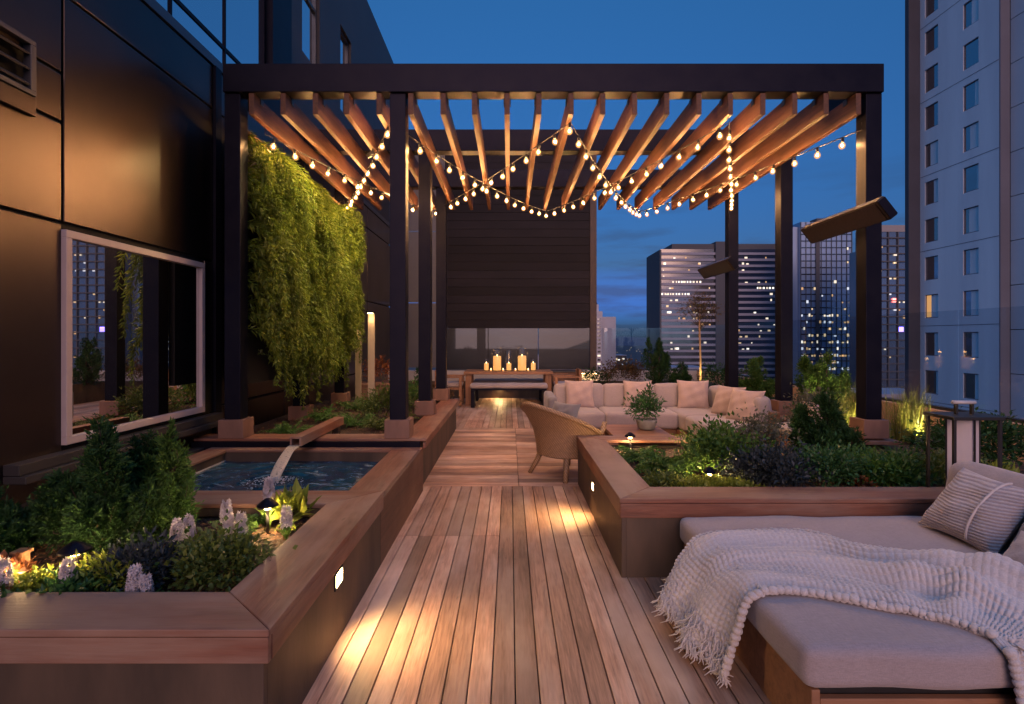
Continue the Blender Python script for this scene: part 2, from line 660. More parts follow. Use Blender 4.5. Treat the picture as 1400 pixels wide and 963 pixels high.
def hyacinth_mb(c, h, fr=.035, fh=.11, n=70):
    fl, lv = MB(), MB()
    fr *= .75; fh *= .85
    c = np.array(c, float)
    lv.tube([c, c + np.array([.004, .0, h])], [.006, .004], 5)
    for i in range(6):
        az = i * 1.05 + rng.uniform(0, .5)
        d = np.array([math.cos(az), math.sin(az), 0])
        s = np.array([-d[1], d[0], 0])
        t = np.linspace(0, 1, 5)[:, None]
        ll = h * rng.uniform(.7, 1.0)
        pts = c + d * .07 * t ** 1.5 + np.array([0, 0, 1]) * ll * (t - .25 * t ** 3)
        ww = .010 * np.sin(np.pi * np.clip(t * .85 + .12, 0, 1))
        lv.grid(np.stack([pts - s * ww, pts + s * ww], 1))
    th = rng.uniform(0, 6.283, n)
    zz = rng.uniform(0, 1, n)
    rr = fr * np.clip(1 - .9 * zz ** 1.8, .08, 1) * np.clip(.55 + zz * 3, 0, 1)
    B = c + np.stack([np.cos(th) * rr * .6, np.sin(th) * rr * .6, h - fh * .6 + zz * fh], -1)
    out = np.stack([np.cos(th), np.sin(th), rng.normal(size=n) * .3], -1)
    for k in range(5):
        a = k * 2 * math.pi / 5
        tang = np.stack([-np.sin(th), np.cos(th), np.zeros(n)], -1)
        D = out * .6 + tang * math.cos(a) + np.array([0, 0, 1]) * math.sin(a)
        leaves(fl, B + out * .008, D, .0175, .0075, .1, up=nrm(out))
    return fl, lv


def plant(name, label, cat, c, parts, group=None):
    """parts: list of (part name, builder, material)."""
    t = thing(name, label, cat, c, group)
    for pn, mb, m in parts:
        mb.build(pn, m, t)
    return t


lf = {}
lf['dark'] = leafm('dark conifer needles', (.014, .050, .014), (.034, .095, .022), .25, .6, .25)
lf['conif'] = leafm('green conifer needles', (.045, .12, .022), (.10, .19, .036), .3, .6, .25)
lf['green'] = leafm('mid green leaves', (.05, .135, .026), (.10, .21, .04), .35)
lf['olive'] = leafm('olive green leaves', (.065, .11, .024), (.13, .17, .036), .35)
lf['lime'] = leafm('lime leaves', (.17, .24, .03), (.28, .32, .05), .35)
lf['wall'] = leafm('living wall fern leaves', (.08, .14, .016), (.25, .29, .04), .4, .5, .3, 3.2, .75)
lf['grass'] = leafm('ornamental grass blades', (.12, .16, .03), (.22, .22, .06), .4)
lf['purple'] = leafm('dusky purple leaves', (.020, .032, .036), (.045, .060, .075), .15, .5, .3)
lf['dusty'] = leafm('grey green leaves', (.07, .085, .05), (.14, .14, .10), .25)
lf['rust'] = leafm('copper leaves', (.22, .07, .025), (.32, .12, .05), .3)
lf['white'] = leafm('white florets', (.50, .47, .52), (.62, .58, .63), .3)
lf['deep'] = leafm('deep green leaves', (.03, .10, .03), (.06, .16, .045), .3)
lf['autumn'] = leafm('reddish brown leaves', (.12, .05, .02), (.07, .07, .02), .3)
mt['twig'] = M('twig bark', (.06, .04, .025), (.03, .02, .014), 30, rough=.9, bmp=.4)


# ------------------------------------------------------------------ camera, sky, light
cam_d = bpy.data.cameras.new('camera')
cam = bpy.data.objects.new('camera', cam_d)
COL.objects.link(cam)
cam.location = (0, 0, EYE)
cam.rotation_euler = (R(90), 0, 0)
cam_d.sensor_width = 36
cam_d.lens = F / 1400 * 36
cam_d.shift_x = (700 - CX) / 1400
cam_d.shift_y = -(481.5 - CY) / 1400
cam_d.clip_start = .05
cam_d.clip_end = 20000
sc.camera = cam

SUN_AZ = 180.0       # the afterglow stands behind the viewer
w = bpy.data.worlds.new('World')
sc.world = w
w.use_nodes = True
nt = w.node_tree
bg = nt.nodes['Background']
sky = nt.nodes.new('ShaderNodeTexSky')
sky.sky_type = 'NISHITA'
sky.sun_disc = False
sky.sun_elevation = R(2.5)
sky.sun_rotation = R(SUN_AZ)
sky.ozone_density = 4.6
sky.air_density = 1.0
sky.dust_density = 1.0
tc = nt.nodes.new('ShaderNodeTexCoord')
mp = nt.nodes.new('ShaderNodeMapping')
mp.inputs['Scale'].default_value = (1.6, 1.6, 11)
nt.links.new(tc.outputs['Generated'], mp.inputs[0])
cn = nt.nodes.new('ShaderNodeTexNoise')
cn.inputs['Scale'].default_value = 2.6
cn.inputs['Detail'].default_value = 7
cn.inputs['Roughness'].default_value = .58
nt.links.new(mp.outputs[0], cn.inputs['Vector'])
sepz = nt.nodes.new('ShaderNodeSeparateXYZ')
nt.links.new(tc.outputs['Generated'], sepz.inputs[0])
cm = ramp(nt, cn.outputs['Fac'], .46, .60)
band = ramp(nt, sepz.outputs[2], .30, .12)
mul = nt.nodes.new('ShaderNodeMath'); mul.operation = 'MULTIPLY'
nt.links.new(cm, mul.inputs[0]); nt.links.new(band, mul.inputs[1])
mul2 = nt.nodes.new('ShaderNodeMath'); mul2.operation = 'MULTIPLY'
nt.links.new(mul.outputs[0], mul2.inputs[0]); mul2.inputs[1].default_value = 1.0
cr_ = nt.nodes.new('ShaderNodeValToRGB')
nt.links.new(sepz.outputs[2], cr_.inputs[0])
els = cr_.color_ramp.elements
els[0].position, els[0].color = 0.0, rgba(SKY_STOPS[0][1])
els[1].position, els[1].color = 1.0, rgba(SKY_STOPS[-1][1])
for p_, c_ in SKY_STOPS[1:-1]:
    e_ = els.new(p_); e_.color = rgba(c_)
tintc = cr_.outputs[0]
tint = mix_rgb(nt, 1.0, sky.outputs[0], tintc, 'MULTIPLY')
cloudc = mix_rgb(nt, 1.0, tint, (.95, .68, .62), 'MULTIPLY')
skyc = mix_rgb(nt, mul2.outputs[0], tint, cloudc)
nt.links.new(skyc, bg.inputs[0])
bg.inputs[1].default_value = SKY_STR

sun_d = bpy.data.lights.new('sun', 'SUN')
sun_d.energy = SUN_STR
sun_d.angle = R(40)
sun_d.color = (1.0, .56, .43)
sun = bpy.data.objects.new('sun', sun_d)
COL.objects.link(sun)
a, e = R(SUN_AZ), R(18.0)
to_sun = Vector((math.sin(a) * math.cos(e), math.cos(a) * math.cos(e), math.sin(e)))
sun.rotation_euler = (-to_sun).to_track_quat('-Z', 'Y').to_euler()
sun.location = to_sun * 50

vs = sc.view_settings
vs.view_transform = 'Standard'
vs.look = 'None'
vs.gamma = 1
vs.use_curve_mapping = False
vs.exposure = 2.0
sc.cycles.use_denoising = True
sc.cycles.max_bounces = 6
sc.cycles.diffuse_bounces = 3
sc.cycles.glossy_bounces = 4
sc.cycles.transmission_bounces = 6
sc.cycles.transparent_max_bounces = 12
sc.cycles.sample_clamp_indirect = 3.0
sc.cycles.use_light_tree = True
sc.cycles.caustics_reflective = False
sc.cycles.caustics_refractive = False

# ------------------------------------------------------------------ ground far below, hills, terrace floor
mt['cityground'] = M('dusky city ground', (.035, .04, .05), (.02, .024, .03), .02, rough=.95)
mt['hill'] = M('far hills', (.045, .07, .12), (.035, .055, .10), .004, rough=1)  # haze of distance put into a bluish base colour
g = MB(); g.add([(-9000, -3000, -60), (9000, -3000, -60), (9000, 15000, -60), (-9000, 15000, -60)], [(0, 1, 2, 3)])
struct('ground', g, mt['cityground'])
hm = MB()
xs = np.linspace(-4000, 6000, 160)
zs = -8 + 26 * np.abs(np.sin(xs * .0011 + 1)) + 10 * np.sin(xs * .0047) + 5 * np.sin(xs * .013 + 2)
hm.grid(np.stack([np.stack([xs, np.full_like(xs, 4200), np.full_like(xs, -60)], -1), np.stack([xs, np.full_like(xs, 4500), zs], -1), np.stack([xs, np.full_like(xs, 5600), zs * 0 - 60], -1)], 0))
struct('hills', hm, mt['hill'], smooth=True)

fl = MB(); fl.box(-3.3, 4.95, -3, 13.7, -.55, -.045)
struct('terrace_floor', fl, mt['black'])

# deck boards: one lengthwise field up to 5.18 m, a crosswise field, then lengthwise again
PITCH, GAP = .0965, .0052
dl = MB()
k0 = -.0738
brk = np.random.default_rng(3)


def board_y(x0, x1, ya, yb):
    dz = brk.uniform(-.0012, .0012)
    dl.box(x0, x1, ya, yb, -.04, dz)


for i in range(-8, 34):
    x0 = k0 + i * PITCH + GAP / 2
    x1 = x0 + PITCH - GAP
    if x0 > 3.0: break
    if x1 < -.86: continue
    cuts = [-1.2, 5.18]
    if x1 < -.02 or .46 < x0 < .62:
        cuts.insert(1, 3.88)
    elif x0 > .62:
        cuts.insert(1, brk.uniform(1.2, 4.6))
    else:
        cuts.insert(1, brk.uniform(-.9, 1.2))
    for a_, b_ in zip(cuts[:-1], cuts[1:]):
        board_y(x0, x1, a_ + .002, b_ - .002)
i = 0
x = -2.95
while x < 4.4:
    board_y(x + GAP / 2, x + PITCH - GAP / 2, 8.49, 10.72 if i % 2 else 13.3)
    if i % 2: board_y(x + GAP / 2, x + PITCH - GAP / 2, 10.724, 13.3)
    x += PITCH; i += 1
struct('deck', dl, mt['deck_y'], bevel=.002, seg=1)
dx = MB()
y = 5.183
while y < 8.44:
    y1 = min(y + .138, 8.486)
    for xa, xb in ((-.86, .084), (.088, 1.75), (1.755, 3.6)):
        dx.box(xa, xb, y, y1 - .006, -.04, brk.uniform(-.0012, .0012))
    y += .138
struct('deck_landing', dx, mt['deck_x'], bevel=.002, seg=1)

# ------------------------------------------------------------------ planters and pool on the left
SOIL = .38


def miter_run(mb, a, b, c, d, z0, z1):
    """Coping board with mitred ends: quadrilateral a b c d (counter-clockwise)."""
    mb.prism([a, b, c, d], z0, z1)


LX, LI = -.785, -1.053      # outer and inner edge of the coping towards the path
p = thing('planter', 'low wood capped planter of flowers and conifers nearest the camera, beside the deck path', 'planter', (-2, 2.5, 0))
m = MB(); m.box(-3.2, -.806, 1.772, 1.80, -.02, .36); m.box(-.834, -.806, 1.80, 3.376, -.02, .36)
m.build('wall_panel', mt['stonewall'], p, bevel=.002)
m = MB(); m.box(-3.2, -.834, 1.80, 3.376, 0, SOIL); m.build('soil', mt['soil'], p)
ft = .026
m = MB(); miter_run(m, (-3.2, 1.765), (LX, 1.765), (LI, 2.03), (-3.2, 2.03), .468 - ft, .468)
m.build('coping', mt['cop_x'], p, bevel=.004)
m = MB(); miter_run(m, (LX + .001, 1.767), (LX + .001, 3.378), (LI, 3.10), (LI, 2.033), .468 - ft, .468)
m.build('coping', mt['cop_y'], p, bevel=.004)
m = MB(); miter_run(m, (-2.14, 3.103), (LI - .002, 3.103), (LX - .002, 3.378), (-2.14, 3.378), .468 - ft, .4675)
m.build('coping', mt['cop_x'], p, bevel=.004)
m = MB(); m.box(-3.2, LX - .004, 1.768, 1.792, .468 - ft - .088, .468 - ft - .003); m.build('fascia', mt['cop_x'], p, bevel=.003)
m = MB(); m.box(LX - .030, LX - .002, 1.795, 3.377, .468 - ft - .088, .468 - ft - .003); m.build('fascia', mt['cop_y'], p, bevel=.003)
m = MB(); m.box(-2.14, LX - .032, 3.108, 3.13, .468 - ft - .05, .468 - ft - .003); m.build('fascia', mt['stonewall'], p, bevel=.003)

mt['steplight'] = EM('step light lens', WARM2, 22)


def step_light(parent, loc, n, w_=.075, h_=.05, energy=6, spot=95, aim=None, em='steplight'):
    """Recessed rectangular wall light; n is the outward wall normal (unit, axis aligned)."""
    n = Vector(n); s = Vector((0, 0, 1)).cross(n)
    c = Vector(loc)
    T = Matrix.Translation(c) @ Matrix((s, n, Vector((0, 0, 1)))).transposed().to_4x4()
    fr = MB()
    t_ = .008
    fr.box(-w_ / 2 - t_, w_ / 2 + t_, 0, .008, h_ / 2, h_ / 2 + t_, T)
    fr.box(-w_ / 2 - t_, w_ / 2 + t_, 0, .008, -h_ / 2 - t_, -h_ / 2, T)
    fr.box(-w_ / 2 - t_, -w_ / 2, 0, .008, -h_ / 2, h_ / 2, T)
    fr.box(w_ / 2, w_ / 2 + t_, 0, .008, -h_ / 2, h_ / 2, T)
    f = fr.build('step_light', mt['iron'], parent)
    ln = MB(); ln.box(-w_ / 2, w_ / 2, 0, .004, -h_ / 2, h_ / 2, T)
    ln.build('lens', mt[em], f)
    aim = Vector(aim) if aim else n * .8 + Vector((0, 0, -.75))
    lamp('SPOT', c + n * .02, energy, WARM2, f, .04, aim, spot + 15, 1.0)
    return f


step_light(p, (-.806, 2.54, .294), (1, 0, 0), .10, .062, STEP_E, 100, (.75, .0, -.75))

p = thing('pool', 'small square raised fountain pool with dark blue rippling water', 'pool', (-1.8, 4.2, 0))
PT = .402
m = MB()
m.box(-2.80, -2.58, 3.40, 5.03, 0, PT - .02); m.box(-2.58, -1.06, 4.905, 5.03, 0, PT - .02); m.box(-2.58, -1.06, 3.38, 3.45, 0, PT - .02)
m.box(-1.06, -.832, 3.38, 5.03, 0, PT - .02)
m.build('basin', mt['stonewall'], p)
m = MB(); m.box(-.832, -.806, 3.379, 5.03, -.02, PT - .004); m.build('side_panel', mt['panelwood'], p, bevel=.002)
m = MB(); m.box(-2.77, -2.565, 3.383, 4.895, PT - .02, PT); m.build('coping', mt['cop_y'], p, bevel=.003)
m = MB(); m.box(-2.77, -.806, 4.897, 5.03, PT - .02, PT); m.build('coping', mt['cop_x'], p, bevel=.003)
m = MB(); m.box(-1.075, -.8325, 3.383, 4.895, PT - .02, PT); m.build('coping', mt['cop_y'], p, bevel=.003)
m = MB(); m.box(-2.58, -2.575, 3.45, 4.905, .297, .312); m.build('edge_trim', M('pale trim', (.5, .48, .46), None, rough=.4), p)
# water
mw, wnt, wb, wo = _new('rippling pool water')
wn1 = noise(wnt, 3.2, 5, (1, 1.4, 1), .6, dist=1.6)
wcol = mix_rgb(wnt, ramp(wnt, wn1, .35, .62), (.004, .022, .055), (.010, .07, .13))
wn2 = noise(wnt, 2.6, 6, (1, 1.8, 1), .7, dist=3.2)
wcol = mix_rgb(wnt, ramp(wnt, wn2, .56, .70), wcol, (.30, .40, .46))
wnt.links.new(wcol, wb.inputs['Base Color'])
wb.inputs['Roughness'].default_value = .06
wb.inputs['IOR'].default_value = 1.33
bump(wnt, wb, noise(wnt, 14, 4, (1, 1, 1), dist=.8), .35, .012)
n_ = 90
X, Y = np.meshgrid(np.linspace(-2.575, -1.062, n_), np.linspace(3.452, 4.903, n_), indexing='ij')
r_ = np.hypot(X + 1.82, Y - 4.19)
Z = .300 + .007 * np.exp(-r_ * 1.6) * np.cos(r_ * 42) + .0025 * np.sin(11 * X + 5 * Y) + .002 * np.sin(-7 * X + 13 * Y)
wm = MB().grid(np.stack([X, Y, Z], -1)); wm.build('water', mw, p, smooth=True)
# spout stream and splash
mst, snt, sb, so = _new('falling water')
sn = noise(snt, 9, 4, (7, 7, .5), .6)
sb.inputs['Base Color'].default_value = (.85, .74, .56, 1)
sb.inputs['Roughness'].default_value = .15
tr = snt.nodes.new('ShaderNodeBsdfTransparent')
tl = snt.nodes.new('ShaderNodeBsdfTranslucent'); tl.inputs[0].default_value = (.85, .8, .7, 1)
mx0 = snt.nodes.new('ShaderNodeMixShader'); mx0.inputs[0].default_value = .45
snt.links.new(sb.outputs[0], mx0.inputs[1]); snt.links.new(tl.outputs[0], mx0.inputs[2])
mx1 = snt.nodes.new('ShaderNodeMixShader')
snt.links.new(ramp(snt, sn, .22, .45), mx1.inputs[0]); snt.links.new(tr.outputs[0], mx1.inputs[1]); snt.links.new(mx0.outputs[0], mx1.inputs[2])
snt.links.new(mx1.outputs[0], so.inputs[0])
st = MB()
rows = []
for t in np.linspace(0, 1, 22):
    yy = 4.645 - .42 * t
    zz = .497 - .20 * t ** 2
    hw = .046 - .006 * t
    rows.append([(-1.84 + dx_ + .004 * math.sin(9 * t + dx_ * 200), yy + .014 * math.cos(dx_ / hw * 1.5), zz) for dx_ in np.linspace(-hw, hw, 13)])
st.grid(rows)
rows2 = [[(q[0], q[1] - .05 * math.sqrt(max(0, 1 - ((q[0] + 1.84) / .05) ** 2)) - .004, q[2] - .008) for q in r2] for r2 in rows]
st.grid(rows2)
st.build('water_stream', mst, p, smooth=True)
sp = MB()
fr_ = np.random.default_rng(5)
for i in range(240):
    a_ = fr_.uniform(0, 6.283); rr = abs(fr_.normal()) * .075
    sp.ball((-1.83 + math.cos(a_) * rr * 1.5, 4.20 + math.sin(a_) * rr, .303 + max(0, .035 - rr * .16) * fr_.uniform(0, 1)), fr_.uniform(.003, .009) * (1.1 - min(.8, rr * 3)), 6, 4, (1, 1, .6))
tag(sp.build('foam', M('foam', (.5, .52, .55), None, rough=.4), p, smooth=True), kind='stuff')

t = thing('water_spout', 'square wooden spout pouring water from the fern bed into the pool', 'spout', (-1.84, 5.2, .485))
m = MB()
m.box(-1.888, -1.872, 4.645, 5.84, .487, .567); m.box(-1.808, -1.792, 4.645, 5.84, .487, .567)
m.box(-1.872, -1.808, 4.645, 5.84, .551, .567); m.box(-1.872, -1.808, 4.645, 5.84, .487, .495)
m.build('trough', mt['cop_y'], t, bevel=.002)
m = MB(); m.box(-1.87, -1.81, 5.7, 5.78, .38, .487); m.build('support', mt['stonewall'], t)

# rear planter under the pergola
p = thing('planter', 'long wood capped planter under the pergola holding ferns and the three inner posts', 'planter', (-1.8, 6.7, 0))
m = MB(); m.box(-2.96, -.832, 5.032, 5.06, 0, .452); m.build('wall_panel', mt['metal'], p, bevel=.002)
m = MB(); m.box(-.866, -.838, 5.062, 8.46, -.02, .435); m.box(-2.9, -.866, 8.43, 8.46, -.02, .435); m.build('wall_panel', mt['stonewall'], p, bevel=.002)
m = MB(); m.box(-2.96, -.866, 5.06, 8.43, 0, .40); m.build('soil', mt['soil'], p)
m = MB(); miter_run(m, (-2.96, 5.064), (LX, 5.064), (LI, 5.32), (-2.96, 5.32), .452, .476); m.build('coping', mt['cop_x'], p, bevel=.004)
m = MB(); miter_run(m, (LX, 5.067), (LX, 8.48), (LI, 8.48), (LI, 5.323), .44, .464); m.build('coping', mt['cop_y'], p, bevel=.004)
m = MB(); m.box(LX - .028, LX - .004, 5.066, 8.478, .385, .438); m.build('fascia', mt['cop_y'], p, bevel=.003)

# right planter
p = thing('planter', 'square wood capped planter of mixed shrubs on the right of the path', 'planter', (2.4, 4.2, 0))
RX, RI = .652, .897
m = MB(); m.box(.662, .69, 3.205, 5.26, -.02, .37); m.build('wall_panel', mt['stonewall'], p, bevel=.002)
m = MB(); m.box(.69, 4.3, 3.207, 3.235, -.02, .37); m.build('wall_panel', mt['stonewall'], p, bevel=.002)
m = MB(); m.box(.69, 4.3, 3.235, 5.25, 0, SOIL); m.build('soil', mt['soil'], p)
m = MB(); miter_run(m, (RX, 3.197), (4.3, 3.197), (4.3, 3.46), (RI, 3.46), .442, .468); m.build('coping', mt['cop_x'], p, bevel=.004)
m = MB(); miter_run(m, (RX - .001, 3.199), (RI, 3.463), (RI, 5.03), (RX - .001, 5.27), .442, .4685); m.build('coping', mt['cop_y'], p, bevel=.004)
m = MB(); miter_run(m, (RX + .002, 5.273), (RI + .002, 5.033), (2.3, 5.033), (2.3, 5.273), .442, .468); m.build('coping', mt['cop_x'], p, bevel=.004)
m = MB(); m.box(RX + .002, 4.3, 3.199, 3.224, .355, .439); m.build('fascia', mt['cop_x'], p, bevel=.003)
m = MB(); m.box(RX + .001, RX + .026, 3.226, 5.268, .355, .439); m.build('fascia', mt['cop_y'], p, bevel=.003)
step_light(p, (.662, 4.28, .245), (-1, 0, 0), .085, .055, STEP_E * .8, 100, (-.6, .05, -.75))

# planting strip along the right parapet, and along the back
p = thing('planter', 'planting bed along the glass parapet behind the sofa and outer pergola posts', 'planter', (3.9, 9, 0))
m = MB(); m.box(3.26, 3.29, 5.27, 12.6, 0, .43); m.build('wall_panel', mt['stonewall'], p, bevel=.002)
m = MB(); m.box(3.29, 4.58, 5.27, 12.6, 0, .40); m.build('soil', mt['soil'], p)
m = MB(); m.box(3.22, 3.62, 5.0, 8.6, .43, .462); m.build('coping', mt['cop_y'], p, bevel=.004)
p = thing('planter', 'low planting bed at the far end behind the dining table', 'planter', (2, 12.9, 0))
m = MB(); m.box(-2.9, 4.55, 12.75, 12.78, 0, .40); m.build('wall_panel', mt['stonewall'], p, bevel=.002)
m = MB(); m.box(-2.9, 4.55, 12.78, 13.3, 0, .36); m.build('soil', mt['soil'], p)
step_light(p, (-.24, 12.75, .30), (0, -1, 0), .09, .05, STEP_E * .9, 120, (0, -.5, -.8))

# ------------------------------------------------------------------ parapets and glass railing
mt['parapet'] = M('warm stucco', (.46, .29, .19), (.38, .24, .16), 3, rough=.8, bmp=.2, bscale=60)
mt['rail_glass'] = clear_glass('railing glass', (.86, .90, .93))
p = thing('glass_railing', 'low stucco parapet with clear glass panes along the right edge of the terrace', 'railing', (4.7, 5, 0))
m = MB(); m.box(4.6, 4.85, -2, 13.3, -.3, .64); m.build('parapet', mt['parapet'], p, bevel=.005)
m = MB(); m.box(4.66, 4.74, -2, 13.3, .64, .67); m.build('base_channel', mt['iron'], p)
for a_, b_ in ((-1.5, 2.25), (2.27, 5.66), (5.68, 7.6), (7.62, 9.5), (9.52, 11.4), (11.42, 13.28)):
    m = MB(); m.box(4.694, 4.706, a_, b_, .672, 1.71); m.build('pane', mt['rail_glass'], p)
p = thing('glass_railing', 'clear glass railing on a pale ledge across the far end of the terrace', 'railing', (1, 13.5, 0))
m = MB(); m.box(-3, 4.85, 13.32, 13.6, -.3, .61); m.build('parapet', M('pale ledge', (.42, .38, .36), (.34, .31, .30), 3, rough=.7), p, bevel=.005)
m = MB(); m.box(-1.6, 4.8, 13.41, 13.49, .612, .63); m.build('base_channel', mt['iron'], p)
for a_, b_ in ((2.28, 3.45), (3.47, 4.68)):
    m = MB(); m.box(a_, b_, 13.445, 13.457, .632, 1.66); m.build('pane', mt['rail_glass'], p)

# ------------------------------------------------------------------ black volume hung over the far end
mt['siding'] = M('black siding boards', (.010, .009, .013), (.014, .012, .017), 4, (.3, 1, 1), spec=.12, rough=.6, isl=.3, bmp=.2, bscale=30)
p = thing('screen_wall', 'tall black boarded wall hung above a smoky glass screen at the far end', 'wall', (.3, 13.8, 0))
m = MB()
nb = 22
for i in range(nb):
    z0 = 1.66 + i * (6.2 - 1.66) / nb
    m.box(-1.62, 2.0, 13.5, 13.53, z0, z0 + (6.2 - 1.66) / nb - .008)
m.build('siding', mt['siding'], p)
m = MB(); m.box(-1.6, 1.99, 13.531, 14.6, 1.67, 6.19); m.build('core', mt['black'], p)
m = MB(); m.box(2.0, 2.16, 13.46, 13.62, .62, 6.2); m.build('end_column', M('dark reddish column', (.05, .026, .022), (.035, .02, .018), 5, rough=.6), p, bevel=.004)
mt['smoke'] = coated_glass('smoky screen glass', (.010, .012, .018), .02, .02, tint=(.8, .85, 1))
for a_, b_ in ((-1.6, -.55), (-.53, .7), (.72, 1.99)):
    m = MB(); m.box(a_, b_, 13.51, 13.525, .632, 1.655); m.build('pane', mt['smoke'], p)
m = MB(); m.box(-.62, -.42, 13.526, 13.6, .632, 1.655); m.build('mullion', mt['black'], p)

# ------------------------------------------------------------------ building on the left
WX = -3.0
mt['bronze'] = M('brushed dark metal cladding', (.080, .062, .059), (.066, .052, .051), 1.2, rough=.26, rough2=.33, metal=.92, bmp=.015, bscale=1.3, bdist=.02, spec=.6)
mt['upper'] = M('brown upper cladding', (.055, .045, .046), (.045, .038, .040), 1.0, rough=.55, spec=.4)
mt['cap'] = M('grey metal cap', (.10, .11, .13), None, 3, rough=.4, metal=.5)
mt['sky_glass'] = coated_glass('curtain wall glass', (.005, .012, .02), .75, .02, .02)
mt['win_glass'] = coated_glass('window glass', (.006, .006, .008), .72, .008)
mt['winframe'] = M('pale window frame', (.46, .37, .37), (.42, .34, .34), 6, rough=.5)
mt['dark_ledge'] = M('dark ledge', (.028, .025, .027), None, 4, rough=.55)
p = thing('building', 'dark metal clad building along the left side with large window and upper glazing', 'building', (-3.4, 6, 0))
jt = .012


def panel(y0, y1, z0, z1, x=WX, name='wall_panel', mm='bronze', th=.03):
    q = MB(); q.box(x - th, x, y0 + jt, y1 - jt, z0 + jt, z1 - jt)
    return q.build(name, mt[mm], p, bevel=.004)


J1 = 3.633
m = MB(); m.box(-6, WX - .035, -3, 13.58, -.5, 4.2); m.build('core', mt['black'], p)
panel(-3, J1, .35, 2.19); panel(-3, 2.9, 2.19, 2.82); panel(2.9, J1, 2.19, 2.86); panel(-3, J1, 3.19, 4.17); panel(3.38, J1, 2.86, 3.19); panel(-3, 2.6, 2.82, 3.19)
panel(-3, 5.47, -.02, .35); panel(J1, 5.47, .35, .66)
panel(J1, 5.47, 2.19, 3.73); panel(J1, 5.47, 3.73, 4.17)
panel(5.31, 5.47, .66, 2.19)
for a_, b_ in ((5.58, 7.2), (7.2, 9.3), (9.3, 11.4), (11.4, 13.55)):
    for c_, d_ in ((-.02, .72), (.72, 2.19), (2.19, 3.73), (3.73, 4.17)):
        panel(a_, b_, c_, d_)
m = MB(); m.box(WX - .2, WX + .012, -3, 13.55, 4.175, 4.27); m.build('parapet_cap', mt['cap'], p, bevel=.004)
m = MB(); m.box(WX - .03, WX + .03, 5.47, 5.58, -.02, 4.17); m.build('pilaster', mt['metal'], p)
# window
wf = MB()
y0, y1, z0, z1, fw = 3.62, 5.27, .70, 2.145, .052
wf.box(WX - .02, WX + .035, y0, y1, z1 - fw, z1); wf.box(WX - .02, WX + .035, y0, y1, z0, z0 + fw)
wf.box(WX - .02, WX + .035, y0, y0 + fw, z0 + fw, z1 - fw); wf.box(WX - .02, WX + .035, y1 - fw, y1, z0 + fw, z1 - fw)
wfo = wf.build('window', mt['winframe'], p, bevel=.004)
m = MB(); m.box(WX - .02, WX + .006, y0 + fw, y1 - fw, z0 + fw, z1 - fw); m.build('pane', mt['win_glass'], wfo)
m = MB(); m.box(WX + .001, WX + .10, 3.2, 5.47, .60, .665); m.box(WX + .001, WX + .14, 3.2, 5.47, .55, .597); m.build('sill', mt['dark_ledge'], wfo, bevel=.004)
m = MB(); m.box(WX + .001, WX + .16, 3.2, 5.03, .30, .40); m.build('base_ledge', mt['dark_ledge'], p, bevel=.004)
# louvre vent
v = MB(); yv0, yv1, zv0, zv1 = .9, 3.375, 2.92, 3.26
v.box(WX, WX + .05, yv0, yv1, zv1 - .03, zv1); v.box(WX, WX + .05, yv0, yv1, zv0, zv0 + .03); v.box(WX, WX + .05, yv1 - .04, yv1, zv0 + .03, zv1 - .03)
vo = v.build('vent', M('vent frame', (.075, .07, .08), None, 5, rough=.5, metal=.4), p, bevel=.003)
for k in range(3):
    q = MB(); zc = zv0 + .075 + k * .095
    T = TR((WX + .02, 0, zc), 0, 35, 0); q.box(-.03, .03, yv0, yv1 - .04, -.006, .006, T); q.build('slat', vo.data.materials[0], vo)
q = MB(); q.box(WX + .001, WX + .04, yv0, yv1 + .01, zv0 - .12, zv0 - .004); q.build('drip_panel', mt['bronze'], vo, bevel=.004)
# upper glazing and upper facade
m = MB(); m.box(-3.06, WX - .04, -3, 6.72, 4.275, 9.5); m.build('curtain_glass', mt['sky_glass'], p)
for yy in (.24, 1.16, 2.08, 3.0, 3.92, 4.84, 5.76, 6.68):
    m = MB(); m.box(WX - .055, WX - .025, yy - .012, yy + .012, 4.275, 9.5); m.build('mullion', mt['metal'], p)
m = MB(); m.box(WX - .055, WX - .028, -3, 6.72, 4.475, 4.515); m.build('transom', mt['metal'], p)
m = MB(); m.box(-3.6, WX + .05, 6.74, 7.32, 4.275, 8.56); m.build('dark_pier', mt['metal'], p)
ups = MB()
UX = WX - .02
for a_, b_, c_, d_ in ((7.33, 7.87, 4.275, 8.56), (8.6, 9.65, 4.275, 8.56), (10.3, 14.4, 4.275, 8.56), (7.87, 8.6, 4.275, 5.6), (9.65, 10.3, 4.275, 5.5), (7.87, 8.6, 7.6, 8.56), (9.65, 10.3, 7.02, 8.56)):
    ups.box(-3.5, UX, a_, b_, c_, d_)
ups.build('upper_wall', mt['upper'], p)
for a_, b_, c_, d_ in ((7.87, 8.6, 5.6, 7.6), (9.65, 10.3, 5.5, 7.02)):
    q = MB(); q.box(UX - .10, UX - .05, a_, b_, c_, c_ + .05); q.box(UX - .10, UX - .05, a_, b_, d_ - .05, d_); q.box(UX - .1, UX - .05, a_, a_ + .04, c_ + .05, d_ - .05); q.box(UX - .1, UX - .05, b_ - .04, b_, c_ + .05, d_ - .05)
    if d_ > 7.5: q.box(UX - .095, UX - .052, a_ + .04, b_ - .04, 6.55, 6.6)
    q = q.build('window', mt['cap'], p)
    g = MB(); g.box(UX - .14, UX - .08, a_ + .04, b_ - .04, c_ + .05, d_ - .05); g.build('pane', mt['sky_glass'], q)
